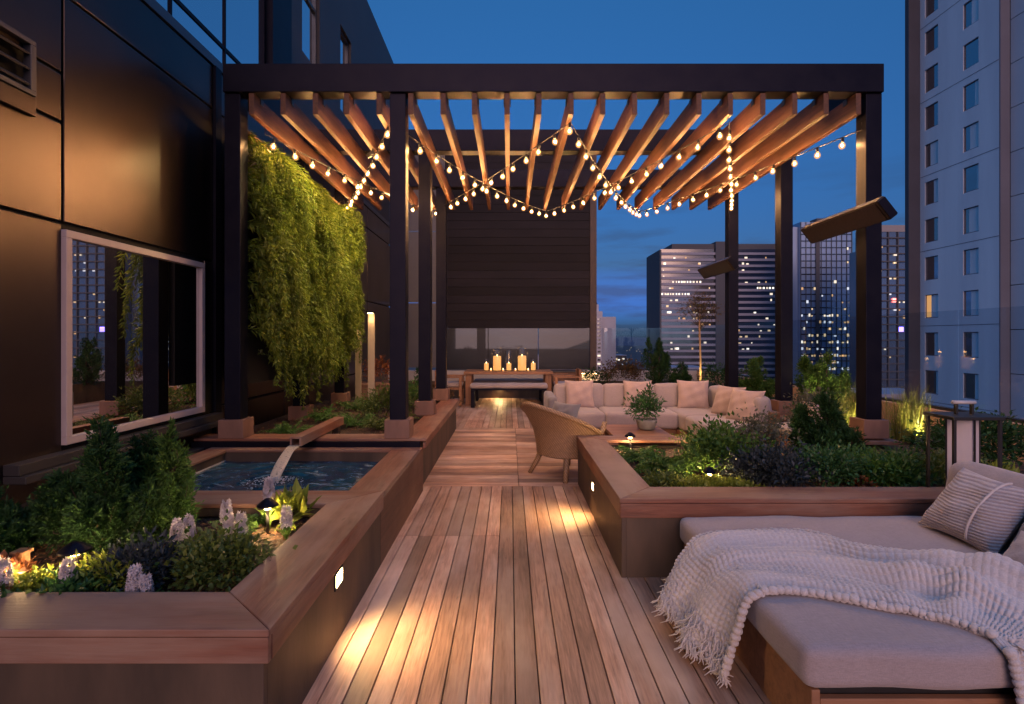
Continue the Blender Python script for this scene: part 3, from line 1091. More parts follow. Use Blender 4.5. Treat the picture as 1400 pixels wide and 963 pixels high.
# return wall closing the gap to the black volume
mt['bluegrey'] = M('blue grey cladding', (.085, .085, .10), (.075, .075, .09), 2, rough=.5, metal=.2)
for a_, b_ in ((.66, 2.3), (2.3, 4.1), (4.1, 6.1)):
    q = MB(); q.box(WX + .01, -1.64, 13.62, 13.66, a_ + .008, b_ - .008); q.build('wall_panel', mt['bluegrey'], p)


# ------------------------------------------------------------------ pergola
pg = thing('pergola', 'large black steel pergola with cedar rafters over the lounge and walkway', 'pergola', (.4, 6.7, 0))
PZ0, PZ1 = 3.72, 3.985
ROWS = (5.06, 6.66, 8.25)
PW = .15
COLS = {-2.61: (0, 1, 2), -1.055: (0, 1, 2), 3.425: (0, 1, 2)}
for cx_, rr in COLS.items():
    for k in rr:
        yy = ROWS[k]
        zb = .476 if k == 0 else .464
        if cx_ == -2.61 and k > 0: zb = .40
        m = MB(); m.box(cx_ - PW / 2, cx_ + PW / 2, yy + .03, yy + .03 + PW, zb, PZ0)
        po = m.build('post', mt['metal'], pg, bevel=.004)
        m = MB(); m.box(cx_ - .118, cx_ + .118, yy - .005, yy + .215, zb, zb + .175)
        m.build('plinth', mt['plinth'], po, bevel=.005)
for yy in ROWS:
    m = MB(); m.box(-2.685, 3.50, yy, yy + .17, PZ0 + .001, PZ1)
    m.build('beam', mt['metal'], pg, bevel=.004)
for cx_ in (-2.61, 3.425):
    for ya, yb in ((5.232, 6.658), (6.832, 8.248)):
        m = MB(); m.box(cx_ - .075, cx_ + .075, ya, yb, PZ0 + .02, PZ1 - .01)
        m.build('side_beam', mt['metal'], pg)
rn = np.random.default_rng(4)
for k in range(20):
    xx = -2.427 + k * .2998 + rn.uniform(-.004, .004)
    m = MB(); m.box(xx - .025, xx + .025, 5.075, 8.88, 3.515, 3.716)
    ro = m.build('rafter', mt['raft'], pg, bevel=.004)
    q = MB()
    for sx in (-1, 1):
        q.box(xx + sx * .03 - .004, xx + sx * .03 + .004, 5.2, 5.26, 3.66, 3.716)
    q.build('bracket', mt['iron'], ro)

# ------------------------------------------------------------------ string lights
mt['filament'] = EM('glowing filament', (1.0, .49, .175), BULB)
mb_, bnt, bb_, bo_ = _new('bulb glass')
bnt.nodes.remove(bb_)
btr = bnt.nodes.new('ShaderNodeBsdfTransparent')
bem = bnt.nodes.new('ShaderNodeEmission'); bem.inputs[0].default_value = (1, .42, .14, 1); bem.inputs[1].default_value = BULB_GLASS
bmx = bnt.nodes.new('ShaderNodeMixShader'); bmx.inputs[0].default_value = .5
bnt.links.new(btr.outputs[0], bmx.inputs[1]); bnt.links.new(bem.outputs[0], bmx.inputs[2]); bnt.links.new(bmx.outputs[0], bo_.inputs[0])
mt['bulb'] = mb_
mt['cord'] = M('black cord', (.01, .01, .01), None, rough=.6)


def string_light(label, hooks, sags, loc):
    s = thing('string_light', label, 'string lights', loc, 'string lights zigzagging under the rafters')
    pts = []
    for (a_, b_), sg in zip(zip(hooks[:-1], hooks[1:]), sags):
        a_, b_ = Vector(a_), Vector(b_)
        for i in range(25):
            t = i / 24
            if i == 0 and pts: continue
            pts.append(a_.lerp(b_, t) - Vector((0, 0, 1)) * sg * 4 * t * (1 - t))
    c = MB(); c.tube(pts, .006, 5); c.build('cable', mt['cord'], s)
    hk = MB()
    for h in hooks:
        hk.tube([Vector(h) + Vector((0, 0, .07)), Vector(h) + Vector((.006, 0, .02)), Vector(h)], .004, 5)
    hk.build('hook', mt['iron'], s)
    acc, nxt = 0, .13
    bl = MB(); bl.ball((0, 0, -.077), .031, 12, 8, (1, 1, 1.1)); bme = None
    fl_ = MB(); fl_.ball((0, 0, -.075), .0085, 8, 5, (1, 1, 1.3)); fme = None
    so_ = MB(); so_.lathe([(.008, 0), (.014, -.008), (.015, -.040), (.011, -.045)], n=8); sme = None
    for i in range(len(pts) - 1):
        L = (pts[i + 1] - pts[i]).length
        while acc + L >= nxt:
            t = (nxt - acc) / L
            p_ = pts[i].lerp(pts[i + 1], t) - Vector((0, 0, .004))
            nxt += .292
            if bme is None:
                b = so_.build('socket', mt['cord'], s, True, local=True); sme = b.data
                u = bl.build('bulb', mt['bulb'], b, True, local=True); bme = u.data
                u = fl_.build('filament', mt['filament'], b, True, local=True); fme = u.data
            else:
                b = bpy.data.objects.new('socket', sme); COL.objects.link(b); b.parent = s
                u = bpy.data.objects.new('bulb', bme); COL.objects.link(u); u.parent = b
                u = bpy.data.objects.new('filament', fme); COL.objects.link(u); u.parent = b
            b.location = p_ - WOFF[s.name]
            b.rotation_euler = (rn.uniform(-.18, .18), rn.uniform(-.18, .18), 0)
        acc += L


FH, BH = 3.49, 3.475
string_light('string of glowing bulbs running from the fern wall corner to the outer front post',
             [(-2.40, 5.30, 3.42), (-1.27, 8.80, BH), (.583, 5.20, FH), (2.14, 8.80, BH), (3.35, 5.15, 3.40)], [.05, .05, .16, .03], (-2.4, 5.3, 3.4))
string_light('string of glowing bulbs with both ends hooked under the far rafter ends',
             [(-2.52, 8.35, 3.48), (-1.15, 5.20, FH), (.60, 8.80, BH), (2.11, 5.20, FH), (3.60, 8.75, BH)], [.07, .10, .06, .09], (-2.5, 8.3, 3.4))

# ------------------------------------------------------------------ heaters
mt['heater'] = M('bronze heater housing', (.03, .02, .017), (.022, .016, .014), 6, rough=.45, metal=.4)


def heater(label, y0, y1, z, postx):
    h = thing('patio_heater', label, 'heater', (3.2, (y0 + y1) / 2, z), 'patio heaters on the outer posts')
    T = Matrix.Translation((3.20, 0, z)) @ Matrix.Rotation(R(52), 4, 'Y')
    m = MB(); m.box(-.10, .10, y0, y1, -.03, .05, T); b = m.build('housing', mt['heater'], h, bevel=.008)
    m = MB(); m.box(-.085, .085, y0 + .03, y1 - .03, -.036, -.031, T); m.build('reflector', M('heater grille', (.05, .035, .03), (.02, .015, .014), 40, (1, 8, 1), rough=.35, metal=.6), h)
    m = MB(); m.box(-.09, .09, y0 - .012, y0 - .001, -.028, .045, T); m.build('end_cap', mt['metal'], h)
    m = MB(); m.box(-.09, .09, y1 + .001, y1 + .012, -.028, .045, T); m.build('end_cap', mt['metal'], h)
    ym = (y0 + y1) / 2
    m = MB(); m.tube([(3.22, ym, z + .05), (3.30, ym, z + .10), (postx, ym, z + .10)], .014, 8); m.build('bracket', mt['iron'], h)
    return h


heater('long tilted bronze patio heater on the near outer post', 4.60, 5.80, 2.52, 3.352)
heater('long tilted dark patio heater on the far outer post', 7.78, 9.0, 2.49, 3.352)

# ------------------------------------------------------------------ sectional sofa
sf = thing('sectional_sofa', 'long pale L-shaped outdoor sectional sofa with wooden base under the pergola', 'sofa', (1.9, 7.5, 0))
m = MB(); m.box(.62, 3.05, 7.24, 8.12, .06, .20); m.box(2.22, 3.10, 6.22, 7.239, .06, .20); m.build('base', mt['teak'], sf, bevel=.006)
m = MB(); m.box(.64, 3.06, 8.0, 8.1, .20, .58); m.box(3.0, 3.12, 6.24, 8.0, .20, .56); m.build('back_frame', mt['teak'], sf, bevel=.006)
m = MB(); cushion(m, (.57, 7.62, .42), (.13, .92, .42), .04, .01); m.build('arm', mt['fabgrey'], sf, True)
xs_ = (.66, 1.36, 2.26)
for i, (a_, b_) in enumerate(((.645, 1.268), (1.274, 2.24))):
    m = MB(); cushion(m, ((a_ + b_) / 2, 7.56, .315), (b_ - a_, .78, .215), .045, .009, seed=i); m.build('seat', mt['fab'], sf, True)
for i, (a_, b_) in enumerate(((6.25, 6.95), (6.955, 7.94))):
    m = MB(); cushion(m, (2.62, (a_ + b_) / 2, .315), (.75, b_ - a_, .215), .045, .009, seed=i + 5); m.build('seat', mt['fab'], sf, True)
for i, (a_, b_) in enumerate(((.65, 1.36), (1.365, 2.10), (2.105, 2.86))):
    m = MB(); cushion(m, (0, 0, 0), (b_ - a_, .19, .36), .05, .018, T=TR(((a_ + b_) / 2, 7.93, .565), -8, 0, 0), seed=i + 9); m.build('backrest', mt['fab'], sf, True)
for i, (a_, b_) in enumerate(((6.30, 6.98), (6.99, 7.86))):
    m = MB(); cushion(m, (0, 0, 0), (.19, b_ - a_, .34), .06, .03, T=TR((2.97, (a_ + b_) / 2, .56), 0, -6, 0), seed=i + 14); m.build('backrest', mt['fab'], sf, True)


def throw_pillow(label, loc, w_, h_, t_, rx, rz, m, seed, group=None, ry=0, name='throw_pillow'):
    T = Matrix.Translation(Vector((0, 0, 0))) @ Euler((R(rx), R(ry), R(rz)), 'XYZ').to_matrix().to_4x4()
    T = Matrix.Rotation(R(rz), 4, 'Z') @ Matrix.Rotation(R(rx), 4, 'X') @ Matrix.Rotation(R(ry), 4, 'Y')
    mb = pillow_mb(T, w_, h_, t_, seed=seed)
    o = mb.build(name, mt[m], None, True)
    o.location = loc
    tag(o, label, 'pillow', group)
    return o


SPG = 'square pillows along the sectional sofa'
throw_pillow('pale square pillow at the end of the sofa nearest the dining bench', (1.00, 7.74, .61), .42, .42, .17, -16, 3, 'fab2', 1, SPG)
throw_pillow('pale square pillow on the sofa directly behind the potted plant', (1.83, 7.74, .61), .41, .41, .17, -16, -5, 'fab2', 2, SPG)
throw_pillow('pale square pillow in the inside corner of the sofa', (2.60, 7.68, .61), .44, .43, .17, -16, -14, 'fab2', 3, SPG)
throw_pillow('pale pillow leaning on the side run of the sofa, beside the corner pillow', (2.82, 7.0, .60), .44, .42, .16, -22, -62, 'fab2', 4, SPG)
throw_pillow('pale pillow leaning on the side run of the sofa, closest to the shrubs', (2.82, 6.5, .60), .46, .42, .16, -20, -60, 'fab2', 5, SPG)

# coffee table and its plant
ct = thing('coffee_table', 'low square wooden coffee table in front of the sofa', 'coffee table', (1.4, 5.9, 0))
m = MB()
for i in range(5):
    m.box(1.08, 1.70, 5.42 + i * .19, 5.42 + i * .19 + .186, .365, .40)
m.build('tabletop', mt['teak'], ct, bevel=.004)
for sx in (1.10, 1.62):
    for sy in (5.44, 6.28):
        m = MB(); m.box(sx, sx + .06, sy, sy + .06, 0, .363); m.build('leg', mt['teak_z'], ct, bevel=.004)
m = MB(); m.box(1.16, 1.62, 5.45, 5.47, .29, .363); m.box(1.16, 1.62, 6.31, 6.33, .29, .363); m.build('apron', mt['teak'], ct)

pc = (1.52, 6.02, .402)
pt_ = thing('potted_plant', 'small leafy evergreen in a grey bowl on the coffee table', 'plant', pc)
m = MB(); m.lathe([(.075, 0), (.095, .02), (.115, .09), (.118, .115), (.105, .115), (.10, .10)], pc, 24); m.build('pot', M('grey pot', (.22, .21, .20), (.16, .15, .15), 14, rough=.7), pt_, True)
b = bush((pc[0], pc[1], pc[2] + .22), (.15, .15, .15), 700, .055, .022, 16, .3, .4)
b2 = bush((pc[0] + .01, pc[1], pc[2] + .36), (.05, .05, .13), 160, .05, .014, 9, .3, .9); b.add(b2.v, b2.f)
b.build('foliage', lf['deep'], pt_)
s_ = stems((pc[0], pc[1], pc[2] + .18), (.13, .13, .16), 6, .004); s_.build('stem', mt['twig'], pt_)

# ------------------------------------------------------------------ wicker armchair
mwk, knt, kb, ko = _new('woven wicker')
tcn = knt.nodes.new('ShaderNodeTexCoord')
kn1 = noise(knt, 40, 3, (1, 1, 1))
wv = knt.nodes.new('ShaderNodeTexWave'); wv.wave_type = 'BANDS'; wv.bands_direction = 'Z'; wv.inputs['Scale'].default_value = 26; wv.inputs['Distortion'].default_value = 1.0
knt.links.new(tcn.outputs['Object'], wv.inputs['Vector'])
wv2 = knt.nodes.new('ShaderNodeTexWave'); wv2.wave_type = 'BANDS'; wv2.bands_direction = 'DIAGONAL'; wv2.inputs['Scale'].default_value = 20; wv2.inputs['Distortion'].default_value = 1.0
knt.links.new(tcn.outputs['Object'], wv2.inputs['Vector'])
mm = knt.nodes.new('ShaderNodeMath'); mm.operation = 'MULTIPLY'
knt.links.new(wv.outputs['Fac'], mm.inputs[0]); knt.links.new(wv2.outputs['Fac'], mm.inputs[1])
kc = mix_rgb(knt, mm.outputs[0], (.20, .12, .065), (.42, .27, .15))
kc = mix_rgb(knt, ramp(knt, kn1, .4, .7), kc, mix_rgb(knt, .3, kc, (.08, .05, .03)))
knt.links.new(kc, kb.inputs['Base Color']); kb.inputs['Roughness'].default_value = .55
bump(knt, kb, mm.outputs[0], .5, .006)
mt['wicker'] = mwk

# local frame: the sitter faces +y, shell wraps round the back; turned to face the coffee table
ch = thing('wicker_armchair', 'woven wicker tub armchair with its back to the deck path', 'armchair', (.60, 5.66, 0), rz=R(-52))
ch.scale = (1.1, 1.1, 1.04)


def shell_pt(th, v, off=0):
    """th: 0 at the middle of the back, +-125 deg at the arm fronts; v 0 bottom, 1 rim."""
    a_ = abs(th) / R(128)
    top = .735 - .30 * min(1, a_ / .80) ** 1.5 + .085 * math.exp(-((a_ - .97) / .12) ** 2)
    z = .22 + (top - .22) * v
    rad = .275 + off + (.115 * (1 - .35 * a_)) * (v ** 1.7)
    bx = 1.0
    x_ = rad * math.sin(th) * bx
    y_ = -rad * math.cos(th) * 1.02
    if v > .55:
        y_ -= .07 * (v - .55) / .45 * max(0, math.cos(th)) ** 1.5
    return (x_, y_, z)


nth, nv = 61, 16
tt = np.linspace(-R(128), R(128), nth)
vv = np.linspace(0, 1, nv)
sh = MB()
sh.grid([[shell_pt(t_, v_, .012) for v_ in vv] for t_ in tt])
sh.grid([[shell_pt(t_, v_, -.012) for v_ in vv] for t_ in tt[::-1]])
sh.build('backrest', mt['wicker'], ch, True, local=True)
rim = MB()
path = [shell_pt(tt[0], v_) for v_ in np.linspace(0, .93, 8)] + [shell_pt(t_, 1.0) for t_ in tt] + [shell_pt(tt[-1], v_) for v_ in np.linspace(.93, 0, 8)]
rim.tube(path, .024, 8); rim.build('rim', mt['wicker'], ch, True, local=True)
st_ = MB(); st_.lathe([(.25, .20), (.285, .215), (.288, .27), (.27, .285)], n=28)
st_.build('seat', mt['wicker'], ch, True, local=True)
for sx in (-1, 1):
    for sy in (-1, 1):
        m = MB(); m.tube([(sx * .17, sy * .17, .25), (sx * .20, sy * .205, .13), (sx * .245, sy * .26, 0)], [.030, .026, .020], 10)
        m.build('leg', mt['wicker'], ch, True, local=True)
m = MB(); cushion(m, (0, .03, .335), (.48, .46, .11), .05, .02); m.build('cushion', mt['fab'], ch, True, local=True)
throw_pillow('grey lumbar pillow tucked inside the wicker armchair', (.56, 5.66, .58), .40, .34, .13, -20, -52, 'fabgrey', 8)

# ------------------------------------------------------------------ dining set
dt = thing('dining_table', 'long wooden trestle dining table at the far end of the deck', 'dining table', (-.03, 11.6, 0))
m = MB()
for i in range(5):
    m.box(-.96, .90, 11.25 + i * .17, 11.25 + i * .17 + .167, .655, .715)
m.build('tabletop', mt['teak'], dt, bevel=.006)
for lx in (-.93, .74):
    m = MB()
    m.box(lx, lx + .13, 11.32, 11.45, 0, .652); m.box(lx, lx + .13, 11.85, 11.98, 0, .652); m.box(lx, lx + .13, 11.45, 11.85, .07, .16)
    m.build('trestle', mt['teak_z'], dt, bevel=.01)


def dining_bench(label, y, m_cush):
    b = thing('dining_bench', label, 'bench', (0, y, 0), 'cushioned benches at the dining table')
    m = MB(); cushion(m, (-.02, y, .435), (1.58, .36, .09), .035, .01); m.build('seat', mt[m_cush], b, True)
    m = MB(); m.box(-.79, .75, y - .17, y + .17, .355, .39); m.build('frame', mt['metal'], b, bevel=.004)
    for lx in (-.79, .67):
        m = MB(); m.box(lx, lx + .08, y - .17, y - .10, 0, .354); m.build('leg', mt['metal'], b, bevel=.004)
        m = MB(); m.box(lx, lx + .08, y + .10, y + .17, 0, .354); m.build('leg', mt['metal'], b, bevel=.004)


dining_bench('pale cushioned dining bench on the near side of the table', 11.14, 'fab')
dining_bench('blue grey cushioned dining bench behind the table', 12.3, 'fabgrey')


def wood_chair(label, loc, rz, wm='teak'):
    c = thing('wooden_armchair', label, 'chair', loc, 'armchairs at the ends of the dining table', rz)
    for sx in (-.27, .27):
        m = MB(); m.box(sx - .03, sx + .03, -.28, -.22, 0, .74); m.build('leg', mt[wm], c, bevel=.005, local=True)
        m = MB(); m.box(sx - .03, sx + .03, .22, .28, 0, .58); m.build('leg', mt[wm], c, bevel=.005, local=True)
        m = MB(); m.box(sx - .035, sx + .035, -.22, .30, .582, .615); m.build('arm', mt[wm], c, bevel=.005, local=True)
    m = MB(); m.box(-.24, .24, -.22, .28, .33, .38); m.build('seat_frame', mt[wm], c, bevel=.004, local=True)
    m = MB(); cushion(m, (0, .03, .43), (.47, .48, .09), .035, .01); m.build('seat', mt['fab'], c, True, local=True)
    m = MB(); m.box(-.24, .24, -.27, -.235, .44, .76); m.build('backrest', mt[wm], c, bevel=.006, local=True)


wood_chair('wooden armchair at the end of the dining table near the inner posts', (-1.28, 11.55, 0), R(-90))
wood_chair('wooden armchair at the end of the dining table near the sofa', (1.22, 11.55, 0), R(90))
# dark low cabinet and a lit fire bowl beside the table
cb = thing('low_cabinet', 'dark brown low cabinet standing behind the sofa beside the dining table', 'cabinet', (1.1, 12.4, 0))
m = MB(); m.box(.9, 1.62, 12.2, 12.7, .03, .64); m.build('body', mt['panelwood'], cb, bevel=.005)
m = MB(); m.box(.88, 1.64, 12.18, 12.71, .641, .665); m.build('top', mt['dark_ledge'], cb, bevel=.004)
cb2 = thing('planter_box', 'square wooden planter box among the plants behind the fern wall', 'planter', (-2.3, 9.6, 0))
m = MB(); m.box(-2.62, -2.0, 9.3, 9.9, .02, .60); m.build('body', mt['plinth'], cb2, bevel=.006)
m = MB(); m.box(-2.64, -1.98, 9.28, 9.92, .601, .64); m.build('rim', mt['cop_x'], cb2, bevel=.004)

# lit ledge behind the cabinet
lg = thing('planter_light', 'glowing strip light under the ledge beside the dark cabinet', 'light', (1.9, 13.2, .5))
m = MB(); m.box(1.68, 2.14, 13.26, 13.30, .545, .56); m.build('housing', mt['iron'], lg)
m = MB(); m.box(1.69, 2.13, 13.262, 13.298, .538, .544); m.build('lens', EM('strip lens', WARM2, 18), lg)
m = MB(); m.box(1.66, 2.16, 13.0, 13.25, .36, .40); m.build('shelf', M('pale shelf stone', (.55, .50, .42), None, rough=.6), lg)

# candles in hurricane glasses
mt['wax'] = None
mwx, xnt, xb, xo = _new('lit candle wax')
xb.inputs['Base Color'].default_value = (.8, .55, .28, 1)
xb.inputs['Subsurface Weight'].default_value = .3
xb.inputs['Emission Color'].default_value = (1, .42, .10, 1)
xb.inputs['Emission Strength'].default_value = .22
mt['wax'] = mwx
mt['flame'] = EM('candle flame', (1, .62, .22), 4)
mt['jar'] = clear_glass('hurricane glass', (.95, .95, .95))


def hurricane(label, x, y, rj, hj, rc, hc):
    z = .717
    h = thing('candle_lantern', label, 'candle', (x, y, z), 'candles in glass on the dining table')
    c = MB(); c.lathe([(rc * .98, z + .012), (rc, z + .02), (rc, z + hc - .01), (rc * .9, z + hc), (rc * .5, z + hc - .006)], (x, y, 0), 20); c.build('candle', mwx, h, True)
    f = MB(); f.lathe([(.002, z + hc), (.008, z + hc + .010), (.005, z + hc + .02), (.001, z + hc + .032)], (x, y, 0), 8); f.build('flame', mt['flame'], h, True)
    j = MB()
    j.lathe([(rj, z + .012), (rj, z + hj), (rj * .97, z + hj), (rj * .97, z + .014)], (x, y, 0), 24)
    j.build('glass', mt['jar'], h, True)
    d = MB(); d.lathe([(rj * 1.06, z + .0005), (rj * 1.06, z + .011)], (x, y, 0), 24); d.build('base', mt['iron'], h)
    lamp('POINT', (x, y, z + hc + .09), CANDLE_E, WARM, h, .02)


hurricane('small lit candle in glass, nearest the inner posts', -.50, 11.55, .055, .25, .048, .16)
hurricane('large lit candle in a tall glass beside two tealights', -.27, 11.5, .10, .46, .084, .315)
hurricane('small lit candle in a tall glass between the two large ones', -.02, 11.55, .075, .44, .05, .16)
hurricane('large lit candle in a tall glass, second from the sofa end', .26, 11.5, .10, .48, .088, .32)
hurricane('small lit candle in glass, nearest the sofa end', .50, 11.55, .055, .25, .05, .165)
for i, (x, l) in enumerate(((-.40, 'tealight between the small and large candles nearest the inner posts'), (-.14, 'tealight between the large candle and the middle candle'), (.12, 'tealight between the middle candle and the second large candle'), (.39, 'tealight between the second large candle and the sofa-end candle'))):
    t = thing('tealight', l, 'candle', (x, 11.45, .717), 'tealights on the dining table')
    m = MB(); m.lathe([(.026, .7175), (.03, .755), (.026, .755), (.022, .73)], (x, 11.45, 0), 14); m.build('cup', mt['jar'], t, True)
    m = MB(); m.lathe([(.02, .72), (.02, .742)], (x, 11.45, 0), 12); m.build('wax', mwx, t)
    m = MB(); m.lathe([(.002, .742), (.008, .752), (.001, .775)], (x, 11.45, 0), 8); m.build('flame', mt['flame'], t, True)

# ------------------------------------------------------------------ daybed
db = thing('daybed', 'wide cushioned daybed with wooden base against the planter', 'daybed', (1.8, 2.5, 0))
BX0, BX1, BY0, BY1, BT = .985, 2.74, 1.80, 3.165, .385
m = MB()
m.box(BX0 + .03, BX0 + .06, BY0 + .02, BY1 - .005, .0, .235); m.box(BX0 + .06, BX1, BY0 + .02, BY0 + .05, 0, .205); m.box(BX0 + .06, BX1, BY1 - .04, BY1 - .006, 0, .235); m.box(BX1, BX1 + .03, BY0 + .02, BY1 - .006, 0, .66)
m.build('frame', mt['teak'], db, bevel=.004)
m = MB(); m.box(BX0 + .062, BX1 - .002, BY0 + .052, BY1 - .042, .20, .232); m.build('slat_base', mt['iron'], db)
for i, (ya, yb) in enumerate(((BY0, 2.545), (2.550, BY1))):
    m = MB(); cushion(m, ((BX0 + BX1) / 2 - .01, (ya + yb) / 2, .311), (BX1 - BX0 - .02, yb - ya, .148), .040, .008, n=26, seed=20 + i)
    m.build('mattress', mt['fab'], db, True)
for i, (ya, yb) in enumerate(((1.82, 2.46), (2.47, 3.12))):
    m = MB(); cushion(m, (0, 0, 0), (.19, yb - ya, .34), .07, .03, T=TR((2.575, (ya + yb) / 2, .545), 0, 10, 0), seed=30 + i); m.build('back_cushion', mt['fab'], db, True)

# ribbed knit material for the big pillow
mk, qnt, qb, qo = _new('ribbed knit cover')
qtc = qnt.nodes.new('ShaderNodeTexCoord')
qw = qnt.nodes.new('ShaderNodeTexWave'); qw.bands_direction = 'Z'; qw.inputs['Scale'].default_value = 22; qw.inputs['Distortion'].default_value = 1.2; qw.inputs['Detail'].default_value = 3; qw.inputs['Detail Scale'].default_value = 6
qnt.links.new(qtc.outputs['Object'], qw.inputs['Vector'])
qn = noise(qnt, 60, 3)
qc = mix_rgb(qnt, qw.outputs['Fac'], (.31, .27, .29), (.46, .41, .42))
qc = mix_rgb(qnt, ramp(qnt, qn, .3, .7), qc, mix_rgb(qnt, .2, qc, (.1, .09, .1)))
qnt.links.new(qc, qb.inputs['Base Color']); qb.inputs['Roughness'].default_value = .9; qb.inputs['Sheen Weight'].default_value = .3
bump(qnt, qb, qw.outputs['Fac'], .6, .008)
mt['ribknit'] = mk
pl = throw_pillow('large grey ribbed knit pillow with a seam leaning on the daybed cushions', (2.385, 2.76, .545), .44, .40, .17, -40, -84, 'ribknit', 40, ry=3)
sm = MB()
T = Matrix.Rotation(R(-84), 4, 'Z') @ Matrix.Rotation(R(-40), 4, 'X') @ Matrix.Rotation(R(3), 4, 'Y')
u_ = .38
for sg in (-1,):
    pts = []
    for v_ in np.linspace(-.97, .97, 40):
        xx = u_ * .22 * (1 - .09 * (1 - v_ ** 2)); zz = v_ * .2 * (1 - .09 * (1 - u_ ** 2))
        th = .085 * max(0, (1 - u_ ** 2) * (1 - v_ ** 2)) ** .42 + .004
        pts.append(T @ Vector((xx, sg * th, zz)))
    sm.tube(pts, .006, 6)
sm.build('seam', M('pale seam', (.55, .50, .50), None, rough=.9), pl, True, local=True)
throw_pillow('plain grey pillow half hidden behind the big ribbed pillow', (2.44, 2.34, .53), .44, .36, .15, -36, -80, 'fabgrey', 41)
throw_pillow('small pinkish knit pillow low on the daybed in front of the grey pillow', (2.24, 2.25, .47), .34, .26, .12, -50, -78, 'knitgrey', 42)

# ------------------------------------------------------------------ chunky knit throw
def catmull(P, n):
    P = np.array(P, float)
    k = len(P)
    t = np.linspace(0, k - 1, n)
    i = np.clip(np.floor(t).astype(int), 0, k - 2)
    f = (t - i)[:, None]
    p0, p1, p2, p3 = P[np.clip(i - 1, 0, k - 1)], P[i], P[i + 1], P[np.clip(i + 2, 0, k - 1)]
    return .5 * (2 * p1 + (p2 - p0) * f + (2 * p0 - 5 * p1 + 4 * p2 - p3) * f ** 2 + (3 * p1 - p0 - 3 * p2 + p3) * f ** 3)


FAR = [(.80, 2.74, .17), (.885, 2.77, .31), (.99, 2.79, .40), (1.25, 2.83, .41), (1.54, 2.84, .415), (1.70, 2.64, .415), (1.95, 2.50, .42), (2.17, 2.35, .415), (2.36, 2.08, .41), (2.42, 1.80, .385), (2.44, 1.755, .1)]
NEAR = [(.905, 2.20, .05), (.94, 2.17, .25), (.99, 2.165, .392), (1.16, 2.157, .40), (1.36, 2.06, .40), (1.50, 1.99, .40), (1.585, 1.93, .40), (1.63, 1.86, .395), (1.645, 1.79, .36), (1.655, 1.762, .22), (1.66, 1.755, .0)]
NU, NV = 560, 200
Fc, Nc = catmull(FAR, NU), catmull(NEAR, NU)
vv = np.linspace(0, 1, NV)[None, :, None]
P = Nc[:, None, :] * (1 - vv) + Fc[:, None, :] * vv
v1 = np.linspace(0, 1, NV)[None, :]
u1 = np.linspace(0, 1, NU)[:, None]
fold = .062 * np.exp(-((v1 - .80 - .10 * np.sin(6 * u1)) / .085) ** 2) * np.clip((u1 - .18) * 6, 0, 1) * np.clip((.95 - u1) * 8, 0, 1) * (.7 + .5 * np.sin(9 * u1 + 1))
fold += .066 * np.exp(-((v1 - .45 + .35 * (u1 - .45)) / .085) ** 2) * np.clip((u1 - .22) * 5, 0, 1) * np.clip((.9 - u1) * 6, 0, 1) * (.6 + .4 * np.sin(13 * u1))
fold += .040 * np.exp(-((u1 - .66 - .12 * (v1 - .5)) / .040) ** 2) * np.clip(v1 * 6, 0, 1)
fold += .018 * np.exp(-((u1 - .56 - .2 * (v1 - .5)) / .03) ** 2) * np.clip(v1 * 5, 0, 1)
fold += .016 * np.sin(19 * v1 + 9 * u1 + 2 * np.sin(5 * u1)) * np.clip((u1 - .1) * 8, 0, 1)
hang = np.clip((.20 - u1) / .2, 0, 1)
P[:, :, 2] += fold
P[:, :, 0] -= hang * .030 * (1 + np.sin(14 * v1 + 3)) * .8 + hang * .04 * np.sin(np.pi * v1)
# rest on the mattress where it lies over it
inside = (P[:, :, 0] > BX0 + .03) & (P[:, :, 1] > BY0 + .03)
P[:, :, 2] = np.where(inside, np.maximum(P[:, :, 2], BT + .016), P[:, :, 2])
edge = (P[:, :, 0] > BX0 - .01) & (P[:, :, 0] <= BX0 + .03) & (P[:, :, 2] > .3)
P[:, :, 2] = np.where(edge, np.maximum(P[:, :, 2], BT - .01), P[:, :, 2])
front = (P[:, :, 1] <= BY0 + .03) & (P[:, :, 2] < BT)
P[:, :, 1] = np.where(front, np.minimum(P[:, :, 1], BY0 - .02), P[:, :, 1])
# stitch relief along the surface normal
du = np.gradient(P, axis=0); dv = np.gradient(P, axis=1)
Nn = nrm(np.cross(du, dv))
if Nn[NU // 2, NV // 2, 2] < 0: Nn = -Nn
lenu = np.concatenate([[0], np.cumsum(np.linalg.norm(np.diff(P[:, NV // 2], axis=0), axis=1))])[:, None]
su = lenu / .0255
sv = v1 * 24.0
row = np.floor(su)
wob = .12 * np.sin(su * .7) + .1 * np.sin(sv * .5 + su * .3)
cell = np.abs(np.sin(np.pi * (sv + .5 * (row % 2) * 0 + wob))) ** .6 * np.abs(np.sin(np.pi * (su + .15 * np.sin(sv * 1.3)))) ** .6
relief = (.0088 + .0035 * np.sin(sv * .37 + su * .21)) * cell
P = P + Nn * relief[:, :, None]
tb = MB().grid(P)
mkn, znt, zb, zo = _new('chunky cream wool')
zn = noise(znt, 160, 3, (1, 1, 1))
zc = mix_rgb(znt, ramp(znt, zn, .3, .7), (.54, .50, .49), (.42, .39, .39))
znt.links.new(zc, zb.inputs['Base Color']); zb.inputs['Roughness'].default_value = .95; zb.inputs['Sheen Weight'].default_value = .5; zb.inputs['Specular IOR Level'].default_value = .1
bump(znt, zb, zn, .6, .004)
th_ = thing('throw_blanket', 'chunky cream knitted throw with fringe draped over the daybed', 'blanket', (1.5, 2.4, .39))
to = tb.build('blanket', mkn, th_, True)
so2 = to.modifiers.new('thick', 'SOLIDIFY'); so2.thickness = .012; so2.offset = -1
